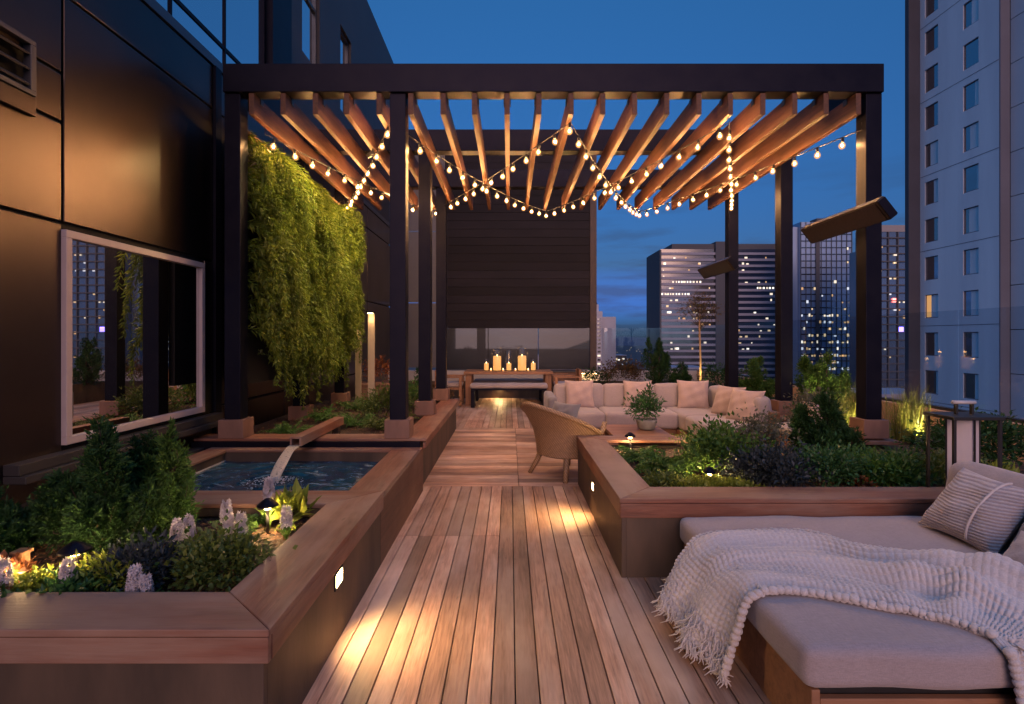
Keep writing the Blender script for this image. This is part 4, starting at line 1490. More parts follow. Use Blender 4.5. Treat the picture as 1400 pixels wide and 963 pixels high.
# thick looped selvedges
eb = MB()
for arr, er in ((P[:, 2], .0185), (P[:, -3], .012)):
    eb = MB()
    d = np.concatenate([[0], np.cumsum(np.linalg.norm(np.diff(arr, axis=0), axis=1))])
    for q in np.arange(0, d[-1], er * 1.72):
        j = int(np.searchsorted(d, q)); j = min(j, NU - 1)
        c_ = arr[j]
        eb.ball((c_[0], c_[1], c_[2] + .004), er * fr_.uniform(.85, 1.12), 8, 6, (1.05, .9, .8))
    eb.tube([tuple(q_) for q_ in arr[::4]], .007, 5)
    eb.build('edging', mkn, th_, True)
fb = MB()
fr2 = np.random.default_rng(9)
for i in range(480):
    v_ = fr2.uniform(0, 1)
    j = int(v_ * (NV - 1))
    k_ = int(40 * fr2.uniform(0, 1) ** 2.2)
    p0 = Vector(P[k_, j]) + Vector(Nn[k_, j]) * .008
    L_ = fr2.uniform(.03, .075)
    zend = max(.008, p0.z - L_)
    dx_ = fr2.normal() * .012; dy_ = fr2.normal() * .013
    pts = [p0, Vector((p0.x - .004 + dx_ * .3, p0.y + dy_ * .4, p0.z - L_ * .35)), Vector((p0.x + dx_, p0.y + dy_, zend + L_ * .2)), Vector((p0.x + dx_ * 2.2 - .005, p0.y + dy_ * 1.4, zend))]
    fb.tube(pts, [.0026, .003, .0028, .0016], 5)
fb.build('fringe', mkn, th_, True)


# ------------------------------------------------------------------ iron lantern on the planter
ln = thing('lantern', 'square black iron lantern with frosted glass box on the planter coping', 'lantern', (2.83, 3.35, .47))
lx0, lx1, ly0, ly1, lz = 2.655, 2.945, 3.235, 3.455, .470
m = MB()
b_ = .008
ztop = .925
for x in (lx0, lx1 - 2 * b_):
    for y in (ly0, ly1 - 2 * b_):
        m = MB(); m.box(x, x + 2 * b_, y, y + 2 * b_, lz, ztop)
        m.build('leg', mt['iron'], ln)
m = MB(); m.box(lx0 - .01, lx1 + .01, ly0 - .01, ly1 + .01, ztop + .001, ztop + .022); m.build('top', mt['iron'], ln, bevel=.003)
m = MB()
m.box(2.755, 2.768, 3.34, 3.36, ztop + .023, ztop + .085); m.box(2.852, 2.865, 3.34, 3.36, ztop + .023, ztop + .085)
m.build('handle', mt['iron'], ln)
m = MB(); m.tube([(2.74, 3.35, ztop + .095), (2.88, 3.35, ztop + .095)], .012, 10); m.build('grip', M('pale grip', (.5, .48, .5), None, rough=.4), ln, True)
mt['frost'] = M('frosted glass', (.62, .58, .62), (.56, .53, .58), 4, rough=.45)
T = TR((2.80, 3.345, 0), 0, 0, 40)
m = MB(); m.box(-.066, .066, -.066, .066, lz + .012, ztop - .002, T); m.build('glass', mt['frost'], ln)
for sx in (-1, 1):
    for sy in (-1, 1):
        m = MB(); m.box(sx * .068 - .0045, sx * .068 + .0045, sy * .068 - .0045, sy * .068 + .0045, lz, ztop - .001, T); m.build('corner_bar', mt['iron'], ln)

# ------------------------------------------------------------------ path lights
def path_light(label, loc, h, r=.055, e=1.6):
    x, y, z = loc
    p = thing('path_light', label, 'garden light', loc, 'mushroom path lights in the planters')
    m = MB(); m.tube([(x, y, z - .05), (x, y, z + h)], .009, 8); m.build('stem', mt['iron'], p, True)
    m = MB(); m.lathe([(r, z + h - .012), (r * .95, z + h - .004), (r * .45, z + h + .018), (.012, z + h + .026)], (x, y, 0), 20); m.build('cap', mt['metal'], p, True)
    m = MB(); m.lathe([(.016, z + h - .030), (.016, z + h - .013)], (x, y, 0), 12); m.build('lens', EM('path lens', WARM2, 14), p)
    lamp('POINT', (x, y, z + h - .05), e, WARM2, p, .015)


path_light('black capped path light on mulch among white hyacinths by the pool', (-1.28, 2.86, SOIL), .165, .055, PATH_E * 1.8)
path_light('black capped path light in front of the big dark conifer', (-1.80, 2.24, SOIL), .17, .06, PATH_E * 2.0)
path_light('black capped path light tucked in the corner of the planter next to the coffee table', (1.10, 4.95, SOIL), .15, .05, PATH_E * 1.3)

po_ = thing('post_light', 'small square wooden post light among copper leaves by the wall', 'garden light', (-2.02, 2.24, SOIL))
m = MB(); m.box(-2.04, -2.0, 2.22, 2.26, .36, .525); m.build('post', mt['teak_z'], po_, bevel=.003)
m = MB(); m.box(-2.048, -1.992, 2.212, 2.268, .526, .542); m.build('cap', mt['teak'], po_, bevel=.003)
lamp('POINT', (-1.96, 2.13, .52), PATH_E * .22, WARM2, po_, .02)


# bollards
def bollard(label, x, y, top, e):
    b = thing('bollard_light', label, 'bollard', (x, y, .4), 'slim bollard lights behind the fern wall')
    m = MB(); m.box(x - .05, x + .05, y, y + .03, .40, top); m.build('post', M('bollard post', (.30, .24, .19), (.26, .21, .17), 3, rough=.5), b, bevel=.002)
    m = MB(); m.box(x - .055, x + .055, y - .10, y + .03, top + .001, top + .03); m.build('head', mt['metal'], b, bevel=.002)
    m = MB(); m.box(x - .035, x + .035, y - .085, y - .03, top - .004, top); m.build('lens', EM('bollard lens', WARM2, 12), b)
    lamp('SPOT', (x, y - .055, top - .012), e, WARM2, b, .02, (0, .03, -1), 110, .8)


bollard('tall slim bollard with downlight washing its own post beside the fern wall', -2.10, 8.2, 1.79, 2.2)
bollard('slim bollard half hidden behind the fern wall', -2.55, 9.1, 1.55, .8)

# ------------------------------------------------------------------ living wall
lw = thing('living_wall', 'tall green wall of hanging ferns on the building side of the pergola', 'living wall', (-2.6, 6.85, .8))
m = MB(); m.box(-2.72, -2.66, 5.28, 8.4, .95, 3.40); m.build('backing_panel', mt['black'], lw)
m = MB(); m.box(-2.74, -2.55, 5.26, 8.42, 3.405, 3.44); m.build('top_board', mt['raft'], lw, bevel=.003)
AP, AD, AL = [], [], []
for i in range(640):
    y = rng.uniform(5.24, 8.44)
    u = (y - 5.26) / 3.16
    zlo = 1.42 - .16 * math.sin(6 * u) + .14 * math.sin(17 * u) - .12 * u
    z = zlo + (3.42 - zlo) * rng.uniform(0, 1) ** .9
    bl = .5 + .5 * math.sin(4.1 * y + 1.7 * z) * math.cos(3.1 * z - 1.3 * y)
    L_ = rng.uniform(.35, .85) * (.75 + .5 * bl)
    out = rng.uniform(.10, .30) + .14 * bl
    sl_ = rng.normal() * .14 + .08
    n_ = int(125 * L_ / .6)
    t = np.sort(rng.uniform(0, 1, n_))[:, None]
    ax = np.array([-2.66 + .06 * bl, y, z]) + np.array([out, 0, .10]) * (1 - (1 - t) ** 2.2) + np.array([0, sl_, 0]) * t * L_ + np.array([0, 0, -1]) * L_ * t ** 1.5
    tan = nrm(np.stack([out * 2.2 * (1 - t[:, 0]) ** 1.2, np.full(n_, sl_ * L_), .05 - 1.5 * L_ * t[:, 0] ** .5], -1))
    rad = nrm(np.cross(tan, rng.normal(size=(n_, 3))))
    AP.append(ax)
    AD.append(tan * .9 + rad * 1.0 + np.array([.25, 0, 0]))
    AL.append(.118 * (1.05 - .55 * t[:, 0]) * rng.uniform(.6, 1.2, n_))
fm = MB(); leaves(fm, np.concatenate(AP), np.concatenate(AD), np.concatenate(AL), .0155, .14)
fm.build('foliage', lf['wall'], lw)
hm_ = MB()
for i in range(160):
    y = rng.uniform(5.28, 8.40); z = rng.uniform(1.25, 3.3)
    t = np.linspace(0, 1, 7)[:, None]
    o_ = rng.uniform(.12, .34); L_ = rng.uniform(.3, .75)
    pts = np.array([-2.58, y, z]) + np.array([o_, rng.normal() * .06, .05]) * (1 - (1 - t) ** 2) + np.array([0, 0, -1]) * L_ * t ** 1.6
    n_ = 34
    j = rng.uniform(0, 1, n_)
    Q = np.stack([np.interp(j, t[:, 0], pts[:, k]) for k in range(3)], -1)
    leaves(hm_, Q, rng.normal(size=(n_, 3)) * .6 + np.array([.25, 0, -.8]), rng.uniform(.03, .06, n_), .010)
hm_.build('trailing_foliage', lf['olive'], lw)

# ------------------------------------------------------------------ plants, left front planter
def ground_litter(parent_label, xr, yr, z, n, name, seed):
    r2 = np.random.default_rng(seed)
    mb = MB()
    P = np.stack([r2.uniform(*xr, n), r2.uniform(*yr, n), np.full(n, z) + r2.uniform(0, .012, n)], -1)
    D = np.stack([r2.normal(size=n), r2.normal(size=n), r2.normal(size=n) * .2], -1)
    leaves(mb, P, D, r2.uniform(.02, .055, n), r2.uniform(.008, .018, n), .02, up=nrm(np.stack([r2.normal(size=n) * .3, r2.normal(size=n) * .3, np.ones(n)], -1)))
    o = mb.build(name, mt['bark'])
    tag(o, parent_label, None, None, 'stuff')


ground_litter('brown bark mulch covering the near planter', (-2.9, -1.08), (2.05, 3.08), SOIL + .004, 2600, 'mulch', 1)
ground_litter('brown bark mulch covering the fern planter', (-2.9, -1.08), (5.34, 8.3), .404, 2500, 'mulch', 2)
ground_litter('brown bark mulch covering the shrub planter', (.92, 4.2), (3.5, 5.0), SOIL + .004, 2600, 'mulch', 3)

n1, w1 = conifer_mb((-1.99, 2.66, SOIL), .66, .30, 150, 16, 9, .05, .013, .9)
plant('conifer_shrub', 'big dark feathery conifer standing between the window and the pool', 'shrub', (-1.98, 2.68, SOIL), [('foliage', n1, lf['dark']), ('trunk', w1, mt['twig'])])
n1, w1 = conifer_mb((-1.74, 2.78, SOIL), .58, .17, 90, 16, 9, .05, .013, .9)
plant('conifer_shrub', 'lighter green feathery conifer crowding the pool side of the big dark one', 'shrub', (-1.70, 2.80, SOIL), [('foliage', n1, lf['conif']), ('trunk', w1, mt['twig'])])
n1, w1 = conifer_mb((-2.45, 2.55, SOIL), .36, .28, 60, 14, 8, .05, .013, .6)
plant('conifer_shrub', 'low dark conifer cut off by the edge of view below the metal wall', 'shrub', (-2.45, 2.55, SOIL), [('foliage', n1, lf['dark']), ('trunk', w1, mt['twig'])])


def add_bush(name, label, cat, c, rad, n, L, W, m, clumps=24, group=None, **k):
    b = bush(c, rad, n, L, W, clumps, **k)
    s_ = stems((c[0], c[1], c[2]), rad, 8)
    base = (c[0], c[1], c[2] - rad[2] * .3)
    return plant(name, label, cat, base, [('foliage', b, lf[m]), ('stem', s_, mt['twig'])], group)


add_bush('leafy_shrub', 'round olive green shrub in front of the path light by the coping corner', 'shrub', (-1.24, 2.30, .45), (.19, .17, .12), 1500, .032, .022, 'olive', 26, floor=.38)
add_bush('leafy_shrub', 'blue grey low shrub between the dark conifer and the white hyacinth by the near coping', 'shrub', (-1.52, 2.28, .44), (.17, .15, .12), 1300, .035, .018, 'purple', 22, floor=.38)
add_bush('leafy_shrub', 'olive shrub tuft behind the white hyacinths under the pool coping', 'shrub', (-1.40, 2.50, .42), (.10, .10, .07), 500, .035, .022, 'olive', 18, floor=.38)
add_bush('ground_cover', 'bright lime mound lit beneath the path light by the conifer', 'plant', (-1.88, 2.13, .415), (.13, .09, .07), 1100, .028, .022, 'lime', 22, floor=.38)
add_bush('ground_cover', 'lime green tuft on the conifer side of the same path light', 'plant', (-1.63, 2.20, .43), (.13, .09, .09), 900, .035, .018, 'lime', 18, floor=.38)
add_bush('heuchera', 'copper leaved heuchera around the wooden post light', 'plant', (-2.04, 2.16, .43), (.11, .09, .08), 420, .05, .04, 'rust', 14, floor=.38)
add_bush('heuchera', 'mossy green mound at the very edge of view beside the copper leaves', 'plant', (-2.17, 2.10, .415), (.13, .09, .07), 900, .026, .02, 'lime', 18, floor=.38)
add_bush('heuchera', 'small copper leaf plant on the mulch behind the hyacinths', 'plant', (-1.38, 2.52, .405), (.10, .07, .04), 200, .045, .035, 'rust', 10, floor=.38)
add_bush('leafy_shrub', 'deep green low foliage along the near coping between lime mound and hyacinth', 'shrub', (-1.70, 2.10, .41), (.14, .07, .06), 700, .04, .024, 'deep', 16, floor=.38)
add_bush('hosta', 'yellow green hosta glowing under the pool coping', 'plant', (-1.20, 3.0, .43), (.10, .07, .09), 90, .12, .06, 'lime', 8, floor=.38, upw=.9)
fe = fern_mb((-1.45, 2.98, SOIL), 16, .18, .5, .9, .05, .018)
plant('fern', 'small green fern in the shade under the pool coping', 'fern', (-1.45, 2.98, SOIL), [('fronds', fe, lf['green'])])
HG = 'white hyacinths in the near planter'
for l, c, h in (('white hyacinth rising in front of the pool coping just behind the path light', (-1.30, 2.92, SOIL), .235),
                ('creamy hyacinth between the fern and the path light', (-1.44, 2.75, SOIL), .17),
                ('creamy hyacinth leaning over the lit mulch', (-1.32, 2.66, SOIL), .14),
                ('short creamy hyacinth beside the lit mulch and olive tuft', (-1.39, 2.68, SOIL), .12),
                ('bluish white hyacinth on the conifer side of the copper plant', (-1.52, 2.56, SOIL), .15),
                ('bluish white hyacinth leaning toward the conifer', (-1.60, 2.60, SOIL), .12),
                ('white hyacinth against the path coping beyond the lit mulch', (-1.14, 2.76, SOIL), .14),
                ('white hyacinth hard against the near coping before the blue grey shrub', (-1.44, 2.08, SOIL), .115),
                ('small white hyacinth at the same spot on the olive shrub side', (-1.395, 2.07, SOIL), .085),
                ('white hyacinth lit beside the stem of the path light by the conifer', (-1.73, 2.12, SOIL), .13),
                ('tall white hyacinth pressed to the near coping by the lime mound', (-1.93, 2.06, SOIL), .15),
                ('white hyacinth between copper leaves and lime mound', (-2.0, 2.09, SOIL), .165),
                ('white hyacinth at the edge of view near copper leaves', (-2.09, 2.06, SOIL), .12)):
    a_, b_ = hyacinth_mb(c, h, .036, .12, 90)
    plant('hyacinth', l, 'flower', c, [('flower_spike', a_, lf['white']), ('leaves', b_, lf['green'])], HG)

# ------------------------------------------------------------------ plants, fern planter below the living wall
FG = 'ferns under the living wall'
for l, c, n_, L_ in (('dark fern at the front corner by the first post', (-2.30, 5.62, .40), 26, .34), ('fern between the first post and the spout', (-2.08, 5.75, .40), 22, .28),
                     ('fern behind the water spout', (-1.75, 6.2, .40), 26, .36), ('fern under the middle of the living wall', (-2.25, 6.55, .40), 26, .40),
                     ('bushy fern between spout and inner front post', (-1.42, 6.0, .40), 28, .36), ('fern near the coping by the inner middle post', (-1.25, 6.4, .40), 20, .28),
                     ('fern at the far foot of the living wall', (-2.2, 7.6, .40), 26, .42), ('fern before the tall bollard', (-1.9, 7.5, .40), 26, .38)):
    fe = fern_mb(c, n_, L_, .5, .95, .05, .018)
    plant('fern', l, 'fern', c, [('fronds', fe, lf['green' if n_ % 4 else 'olive'])], FG)
add_bush('leafy_shrub', 'rounded green shrub behind the inner front post', 'shrub', (-1.55, 6.7, .56), (.30, .28, .24), 1800, .05, .022, 'olive', 26, floor=.40)
add_bush('leafy_shrub', 'flowering green shrub at the far end of the fern planter', 'shrub', (-1.45, 7.7, .56), (.26, .28, .22), 1200, .05, .022, 'green', 22, floor=.40)
pb = MB()
for i in range(46):
    pb.ball((rng.uniform(-1.75, -1.2), 5.37 + rng.uniform(0, .09), .415), rng.uniform(.012, .024), 8, 5, (1.2, 1, .7))
tag(pb.build('pebbles', mt['whitestone'], None, True), 'pale pebbles along the inside of the fern planter coping', None, None, 'stuff')
add_bush('leafy_shrub', 'red flowered shrub in the wooden planter box', 'shrub', (-2.3, 9.6, .8), (.3, .28, .22), 900, .05, .024, 'rust', 18, floor=.6)
add_bush('leafy_shrub', 'pink and green shrub between the inner middle and far posts', 'shrub', (-1.35, 9.3, .35), (.35, .3, .3), 1200, .05, .022, 'autumn', 18, floor=.0)
n1, w1 = conifer_mb((-1.75, 10.4, 0), .95, .3, 50, 14, 7, .06, .018)
plant('conifer_shrub', 'dark upright conifer between the inner posts beyond the fern planter', 'shrub', (-1.75, 10.4, 0), [('foliage', n1, lf['dark']), ('trunk', w1, mt['twig'])])

# ------------------------------------------------------------------ plants, right planter
add_bush('ground_cover', 'lime ground cover lit bright along the middle of the coping', 'plant', (1.33, 3.62, .405), (.26, .12, .07), 2200, .028, .022, 'lime', 32, floor=.38)
add_bush('ground_cover', 'olive ground cover in the inside corner of the shrub planter coping', 'plant', (1.07, 3.75, .405), (.16, .20, .06), 1500, .026, .018, 'olive', 26, floor=.38)
fe = fern_mb((1.22, 4.15, SOIL), 80, .44, .65, .85, .06, .022)
plant('fern', 'broad arching green fern in the middle of the shrub planter', 'fern', (1.22, 4.15, SOIL), [('fronds', fe, lf['conif'])])
fe = fern_mb((1.10, 4.58, SOIL), 46, .32, .6, .85, .05, .018)
plant('fern', 'green fern next to the path light by the coffee table', 'fern', (1.10, 4.6, SOIL), [('fronds', fe, lf['green'])])
fe = fern_mb((1.66, 4.55, SOIL), 44, .42, .35, 1.4, .05, .02)
plant('fern', 'yellow lit upright fern in front of the sofa seat', 'fern', (1.68, 4.55, SOIL), [('fronds', fe, lf['lime'])])
add_bush('leafy_shrub', 'green leafy shrub with grey tinge between fern and purple shrub', 'shrub', (1.60, 4.05, .53), (.27, .24, .22), 2600, .045, .026, 'conif', 28, floor=.38)
add_bush('leafy_shrub', 'dusty grey flowering shrub with seed heads before the sofa end', 'shrub', (1.93, 4.25, .60), (.22, .20, .21), 1900, .032, .018, 'dusty', 26, floor=.38)
add_bush('leafy_shrub', 'dark dusky purple shrub spilling over beside the daybed', 'shrub', (1.82, 3.72, .48), (.30, .20, .15), 3000, .042, .022, 'purple', 30, floor=.38)
add_bush('leafy_shrub', 'rounded bright green shrub next to the purple one', 'shrub', (2.20, 3.80, .50), (.25, .22, .17), 3000, .034, .018, 'deep', 34, floor=.38)
n1, w1 = conifer_mb((2.55, 4.35, SOIL), .60, .30, 110, 16, 9, .05, .013, .85, 0, 1.35)
plant('conifer_shrub', 'tall dark feathery conifer in front of the sofa end', 'shrub', (2.55, 4.35, SOIL), [('foliage', n1, lf['dark']), ('trunk', w1, mt['twig'])])
n1, w1 = conifer_mb((2.75, 4.75, SOIL), .50, .26, 70, 16, 8, .05, .013, .85)
plant('conifer_shrub', 'smaller dark conifer behind the tall one, toward the outer post', 'shrub', (2.75, 4.75, SOIL), [('foliage', n1, lf['dark']), ('trunk', w1, mt['twig'])])
add_bush('leafy_shrub', 'green rosette shrub along the coping before the outer post', 'shrub', (2.62, 3.80, .47), (.24, .20, .14), 2400, .042, .022, 'green', 26, floor=.38)
add_bush('heuchera', 'little copper plant between two green shrubs by the coping', 'plant', (2.40, 3.66, .42), (.05, .05, .05), 120, .035, .028, 'rust', 8, floor=.38)
bl = blades_mb((3.05, 4.2, SOIL), 420, .24, .34, .005, 5, .9, .10)
plant('ornamental_grass', 'low weeping mound of green grass beside the iron lantern', 'grass', (3.05, 4.2, SOIL), [('blades', bl, lf['conif'])])
add_bush('leafy_shrub', 'pale green spreading shrub between the weeping grass and coping', 'shrub', (3.0, 3.78, .47), (.30, .22, .14), 2600, .036, .020, 'olive', 28, floor=.38)
add_bush('leafy_shrub', 'dark green hedge-like shrub behind the lantern', 'shrub', (3.55, 4.1, .58), (.40, .35, .24), 2600, .045, .024, 'dark', 34, floor=.38)
add_bush('leafy_shrub', 'golden leaved shrub low beside the lantern leg', 'shrub', (3.25, 3.62, .44), (.22, .10, .09), 500, .06, .026, 'lime', 14, floor=.38)

# parapet bed: uplit grasses and conifers
def uplight(label, loc, e, aim=(.1, .1, 1)):
    u = thing('uplight', label, 'garden light', loc, 'small uplights in the parapet bed')
    m = MB(); m.lathe([(.03, loc[2]), (.035, loc[2] + .02), (.03, loc[2] + .06), (.024, loc[2] + .06), (.02, loc[2] + .05)], (loc[0], loc[1], 0), 14); m.build('housing', mt['iron'], u, True)
    m = MB(); m.lathe([(.022, loc[2] + .051), (.022, loc[2] + .054)], (loc[0], loc[1], 0), 14); m.build('lens', EM('uplight lens', WARM2, 2), u)
    lamp('SPOT', (loc[0], loc[1], loc[2] + .075), e, (1, .75, .25), u, .02, aim, 110, .8)


for l, c, n_, h, e in (('uplit golden grass on the sofa side of the front outer post', (3.55, 5.75, .40), 260, .52, 1), ('tall uplit golden grass between the outer post and the parapet', (3.95, 5.35, .40), 380, .62, 1),
                       ('wispy grass farther along the parapet', (4.2, 6.6, .40), 200, .6, 0)):
    bl = blades_mb(c, n_, h, .22, .004, 6, .35, .07)
    plant('ornamental_grass', l, 'grass', c, [('blades', bl, lf['grass'])], 'grasses along the parapet')
uplight('uplight at the foot of the grass beside the front outer post', (3.58, 5.58, .40), UP_E, (0, .25, 1))
uplight('uplight at the foot of the tall grass by the parapet', (3.92, 5.18, .40), UP_E * 1.4, (.1, .25, 1))
uplight('uplight under the slender tree behind the sofa', (3.66, 10.3, .40), UP_E, (.02, .08, 1))
uplight('uplight shining up the rounded conifer near the heater post', (3.80, 6.35, .40), UP_E, (0, .3, 1))
for l, c, h, r_, nb_, mm_ in (('bushy green conifer beyond the front outer post', (3.92, 6.7, .40), .92, .36, 120, 'conif'), ('green conifer between the two far outer posts', (4.05, 8.9, .40), .78, .36, 90, 'conif'),
                              ('dark blue green conifer at the far corner before the twin towers', (3.25, 11.8, .40), 1.15, .42, 90, 'dark'), ('small dark conifer at the foot of the slender tree', (3.5, 11.0, .40), .60, .28, 60, 'dark')):
    n1, w1 = conifer_mb(c, h, r_, nb_, 16, 9, 0.055, .015, .75, 0, 1.7)
    plant('conifer_shrub', l, 'shrub', c, [('foliage', n1, lf[mm_]), ('trunk', w1, mt['twig'])])
add_bush('leafy_shrub', 'reddish brown shrub behind the sofa before the white tower', 'shrub', (2.55, 12.2, .62), (.42, .3, .33), 1700, .06, .03, 'autumn', 26, floor=.0)
add_bush('leafy_shrub', 'low dark shrub beside the lit ledge behind the sofa', 'shrub', (2.0, 12.5, .50), (.32, .25, .20), 1000, .05, .026, 'dark', 20, floor=.0)
add_bush('leafy_shrub', 'dark shrub hugging the foot of the far outer post', 'shrub', (4.1, 10.6, .6), (.4, .4, .3), 1400, .05, .026, 'dark', 22, floor=.38)
add_bush('leafy_shrub', 'loose green shrub with pinkish tips behind the end of the sofa', 'shrub', (3.2, 5.75, .60), (.24, .24, .24), 1300, .045, .02, 'dusty', 24, floor=.38)
# lounge chair glimpsed beyond the conifers
lc = thing('lounge_chair', 'pale cushioned lounge chair glimpsed behind the dark conifers by the outer post', 'chair', (3.05, 5.62, 0))
m = MB(); m.box(2.86, 3.2, 5.5, 5.9, .10, .40); m.build('base', mt['teak'], lc, bevel=.006)
m = MB(); cushion(m, (3.03, 5.70, .45), (.34, .40, .10), .04, .01); m.build('seat', mt['fab'], lc, True)
m = MB(); cushion(m, (0, 0, 0), (.12, .36, .26), .05, .02, T=TR((3.15, 5.70, .60), 0, 6, 0)); m.build('backrest', mt['fab2'], lc, True)
path_light('added path light hidden behind the yellow lit fern in the shrub planter', (1.74, 4.82, SOIL), .20, .045, PATH_E * 3.5)  # extra lamp added to light the fern from behind
path_light('added low path light between the lime ground cover and the leafy shrub', (1.40, 3.80, SOIL), .105, .045, PATH_E * 2.2)  # extra lamp added to brighten the ground cover
# spot lamps added under the rafters to brighten the living wall
for l_, yy_ in (('added black spot lamp under the rafters brightening the near half of the fern wall', 6.0), ('added black spot lamp under the rafters brightening the far half of the fern wall', 7.5)):
    k_ = thing('added_spot', l_, 'added_spot', (-1.52, yy_, 3.5), 'added spot lamps for the living wall')
    m = MB(); m.tube([(-1.52, yy_, 3.515), (-1.52, yy_, 3.47)], .008, 6); m.build('bracket', mt['iron'], k_)
    m = MB(); m.tube([(-1.50, yy_, 3.47), (-1.58, yy_, 3.43)], .025, 10); m.build('housing', mt['iron'], k_, True)
    lamp('SPOT', (-1.60, yy_, 3.42), WALL_E, (1, .78, .30), k_, .03, (-1, .12, -.85), 120, .9)
# slender tree
tr_ = thing('slender_tree', 'slender tree with a bare lit trunk and small airy crown behind the sofa', 'tree', (3.69, 10.5, .4))
m = MB(); m.tube([(3.69, 10.5, .36), (3.70, 10.5, 1.0), (3.68, 10.5, 1.62), (3.69, 10.5, 2.0)], [.024, .02, .017, .008], 8)
m.build('trunk', M('pale bark', (.34, .22, .13), (.24, .15, .09), 20, rough=.8, bmp=.3), tr_, True)
m = MB()
for i in range(34):
    a_ = rng.uniform(0, 6.283); r_ = rng.uniform(.12, .36); z0 = rng.uniform(1.55, 1.9)
    e_ = (3.69 + r_ * math.cos(a_), 10.5 + r_ * math.sin(a_), z0 + rng.uniform(.0, .42))
    m.tube([(3.69, 10.5, z0), (3.69 + .5 * r_ * math.cos(a_), 10.5 + .5 * r_ * math.sin(a_), z0 + .12), e_], [.007, .004, .002], 4)
m.build('branches', mt['twig'], tr_)
bush((3.69, 10.5, 1.88), (.36, .36, .40), 1100, .045, .024, 34, .20, .2, inner=.5).build('crown', lf['autumn'], tr_)

# ------------------------------------------------------------------ city
mt['conc'] = M('pale concrete', (.78, .80, .82), (.66, .68, .71), .5, (1, 1, .12), rough=.85, bmp=.05)
mt['concdark'] = M('recess concrete', (.20, .19, .22), None, .2, rough=.9)
mt['hglass'] = coated_glass('hotel window glass', (.008, .012, .02), .35, .03)
mt['wlit'] = EM('lit hotel window', (1, .50, .17), .15)
ht = thing('hotel_tower', 'pale concrete hotel tower with two columns of square windows', 'tower', (36, 32, -50))
HX = 32.0
SP, ZW = 2.885, 2.93      # storey pitch, sill height of the lit window's row
ZB, ZT = -50, 36
cols = [(36.95, 38.2), (40.45, 41.72)]
m = MB()
m.box(HX, HX + .35, 35.4, cols[0][0], ZB, ZT); m.box(HX, HX + .35, cols[0][1], cols[1][0], ZB, ZT); m.box(HX, HX + .35, cols[1][1], 42.2, ZB, ZT)
wz = []
k_ = -4
while ZW + k_ * SP + 1.8 < ZT:
    wz.append(ZW + k_ * SP); k_ += 1
for ya, yb in cols:
    prev = ZB
    for z in wz:
        m.box(HX, HX + .35, ya, yb, prev, z); prev = z + 1.78
    m.box(HX, HX + .35, ya, yb, prev, ZT)
m.build('wall', mt['conc'], ht)
m = MB(); m.box(HX + .36, HX + 16, 35.42, 42.0, ZB, ZT - .2); m.build('core', mt['black'], ht)
m = MB(); m.box(HX - .9, HX - .002, 42.2, 42.6, ZB, ZT); m.build('corner_pier', M('dark pier', (.075, .07, .085), None, .3, rough=.8), ht)
m = MB(); m.box(HX + .002, HX + .62, 35.30, 35.398, ZB, ZT); m.build('recess', mt['concdark'], ht)
m = MB()
zs_ = ZB
yj = 35.29
while zs_ < ZT:
    m.box(HX + .65, HX + .95, 12, yj, zs_ + .05, zs_ + 2.885); zs_ += 2.885
m.build('wing', M('wing panels', (.62, .64, .67), (.55, .57, .61), .15, rough=.8), ht)
m = MB(); m.box(HX + .96, HX + 12, 12, yj - .02, ZB, ZT - .1); m.build('wing_core', mt['black'], ht)
for z in wz[::2]:
    m = MB(); m.box(HX - .012, HX - .001, 35.4, 42.18, z - .62, z - .585); m.build('panel_joint', mt['concdark'], ht)
for ci, (ya, yb) in enumerate(cols):
    for z in wz:
        if z < -9: continue
        q = MB(); q.box(HX + .05, HX + .1, ya, ya + .06, z, z + 1.78); q.box(HX + .05, HX + .1, yb - .06, yb, z, z + 1.78); q.box(HX + .05, HX + .1, ya + .06, yb - .06, z, z + .06); q.box(HX + .05, HX + .1, ya + .06, yb - .06, z + 1.72, z + 1.78)
        q = q.build('window', mt['concdark'], ht)
        g = MB(); g.box(HX + .10, HX + .15, ya + .06, yb - .06, z + .06, z + 1.72)
        lit = ci == 1 and abs(z - ZW) < .1
        g.build('pane', mt['wlit'] if lit else mt['hglass'], q)
        if lit or rn.uniform() < .6:
            g = MB(); g.box(HX + .085, HX + .099, ya + .06, ya + .06 + .35 * rn.uniform(.4, 2.4), z + .06, z + 1.72); g.build('curtain', mt['conc'], q)

em_cols = [((1, .72, .40), 1.1), ((1, .85, .65), 1.5), ((.85, .9, 1), 1.2), ((1, .6, .28), .8), ((1, .9, .75), 2.6)]
lits = [EM('lit office window', c, s * CITY_E) for c, s in em_cols]
mt['spandrel'] = M('pale spandrel', (.27, .265, .32), (.23, .23, .285), .05, rough=.8)
mt['ofglass'] = coated_glass('dark office glazing', (.012, .014, .024), .12, .1)
mt['slab'] = M('dark shear wall', (.07, .072, .085), (.06, .062, .075), .03, rough=.8)
cr = np.random.default_rng(21)


def lit_part(p, x, y, z, w_, h_, mi, d=.2):
    q = MB(); q.box(x, x + w_ * .7, y - d, y - d * .3, z, z + h_ * .7); q.build('window', lits[mi], p)


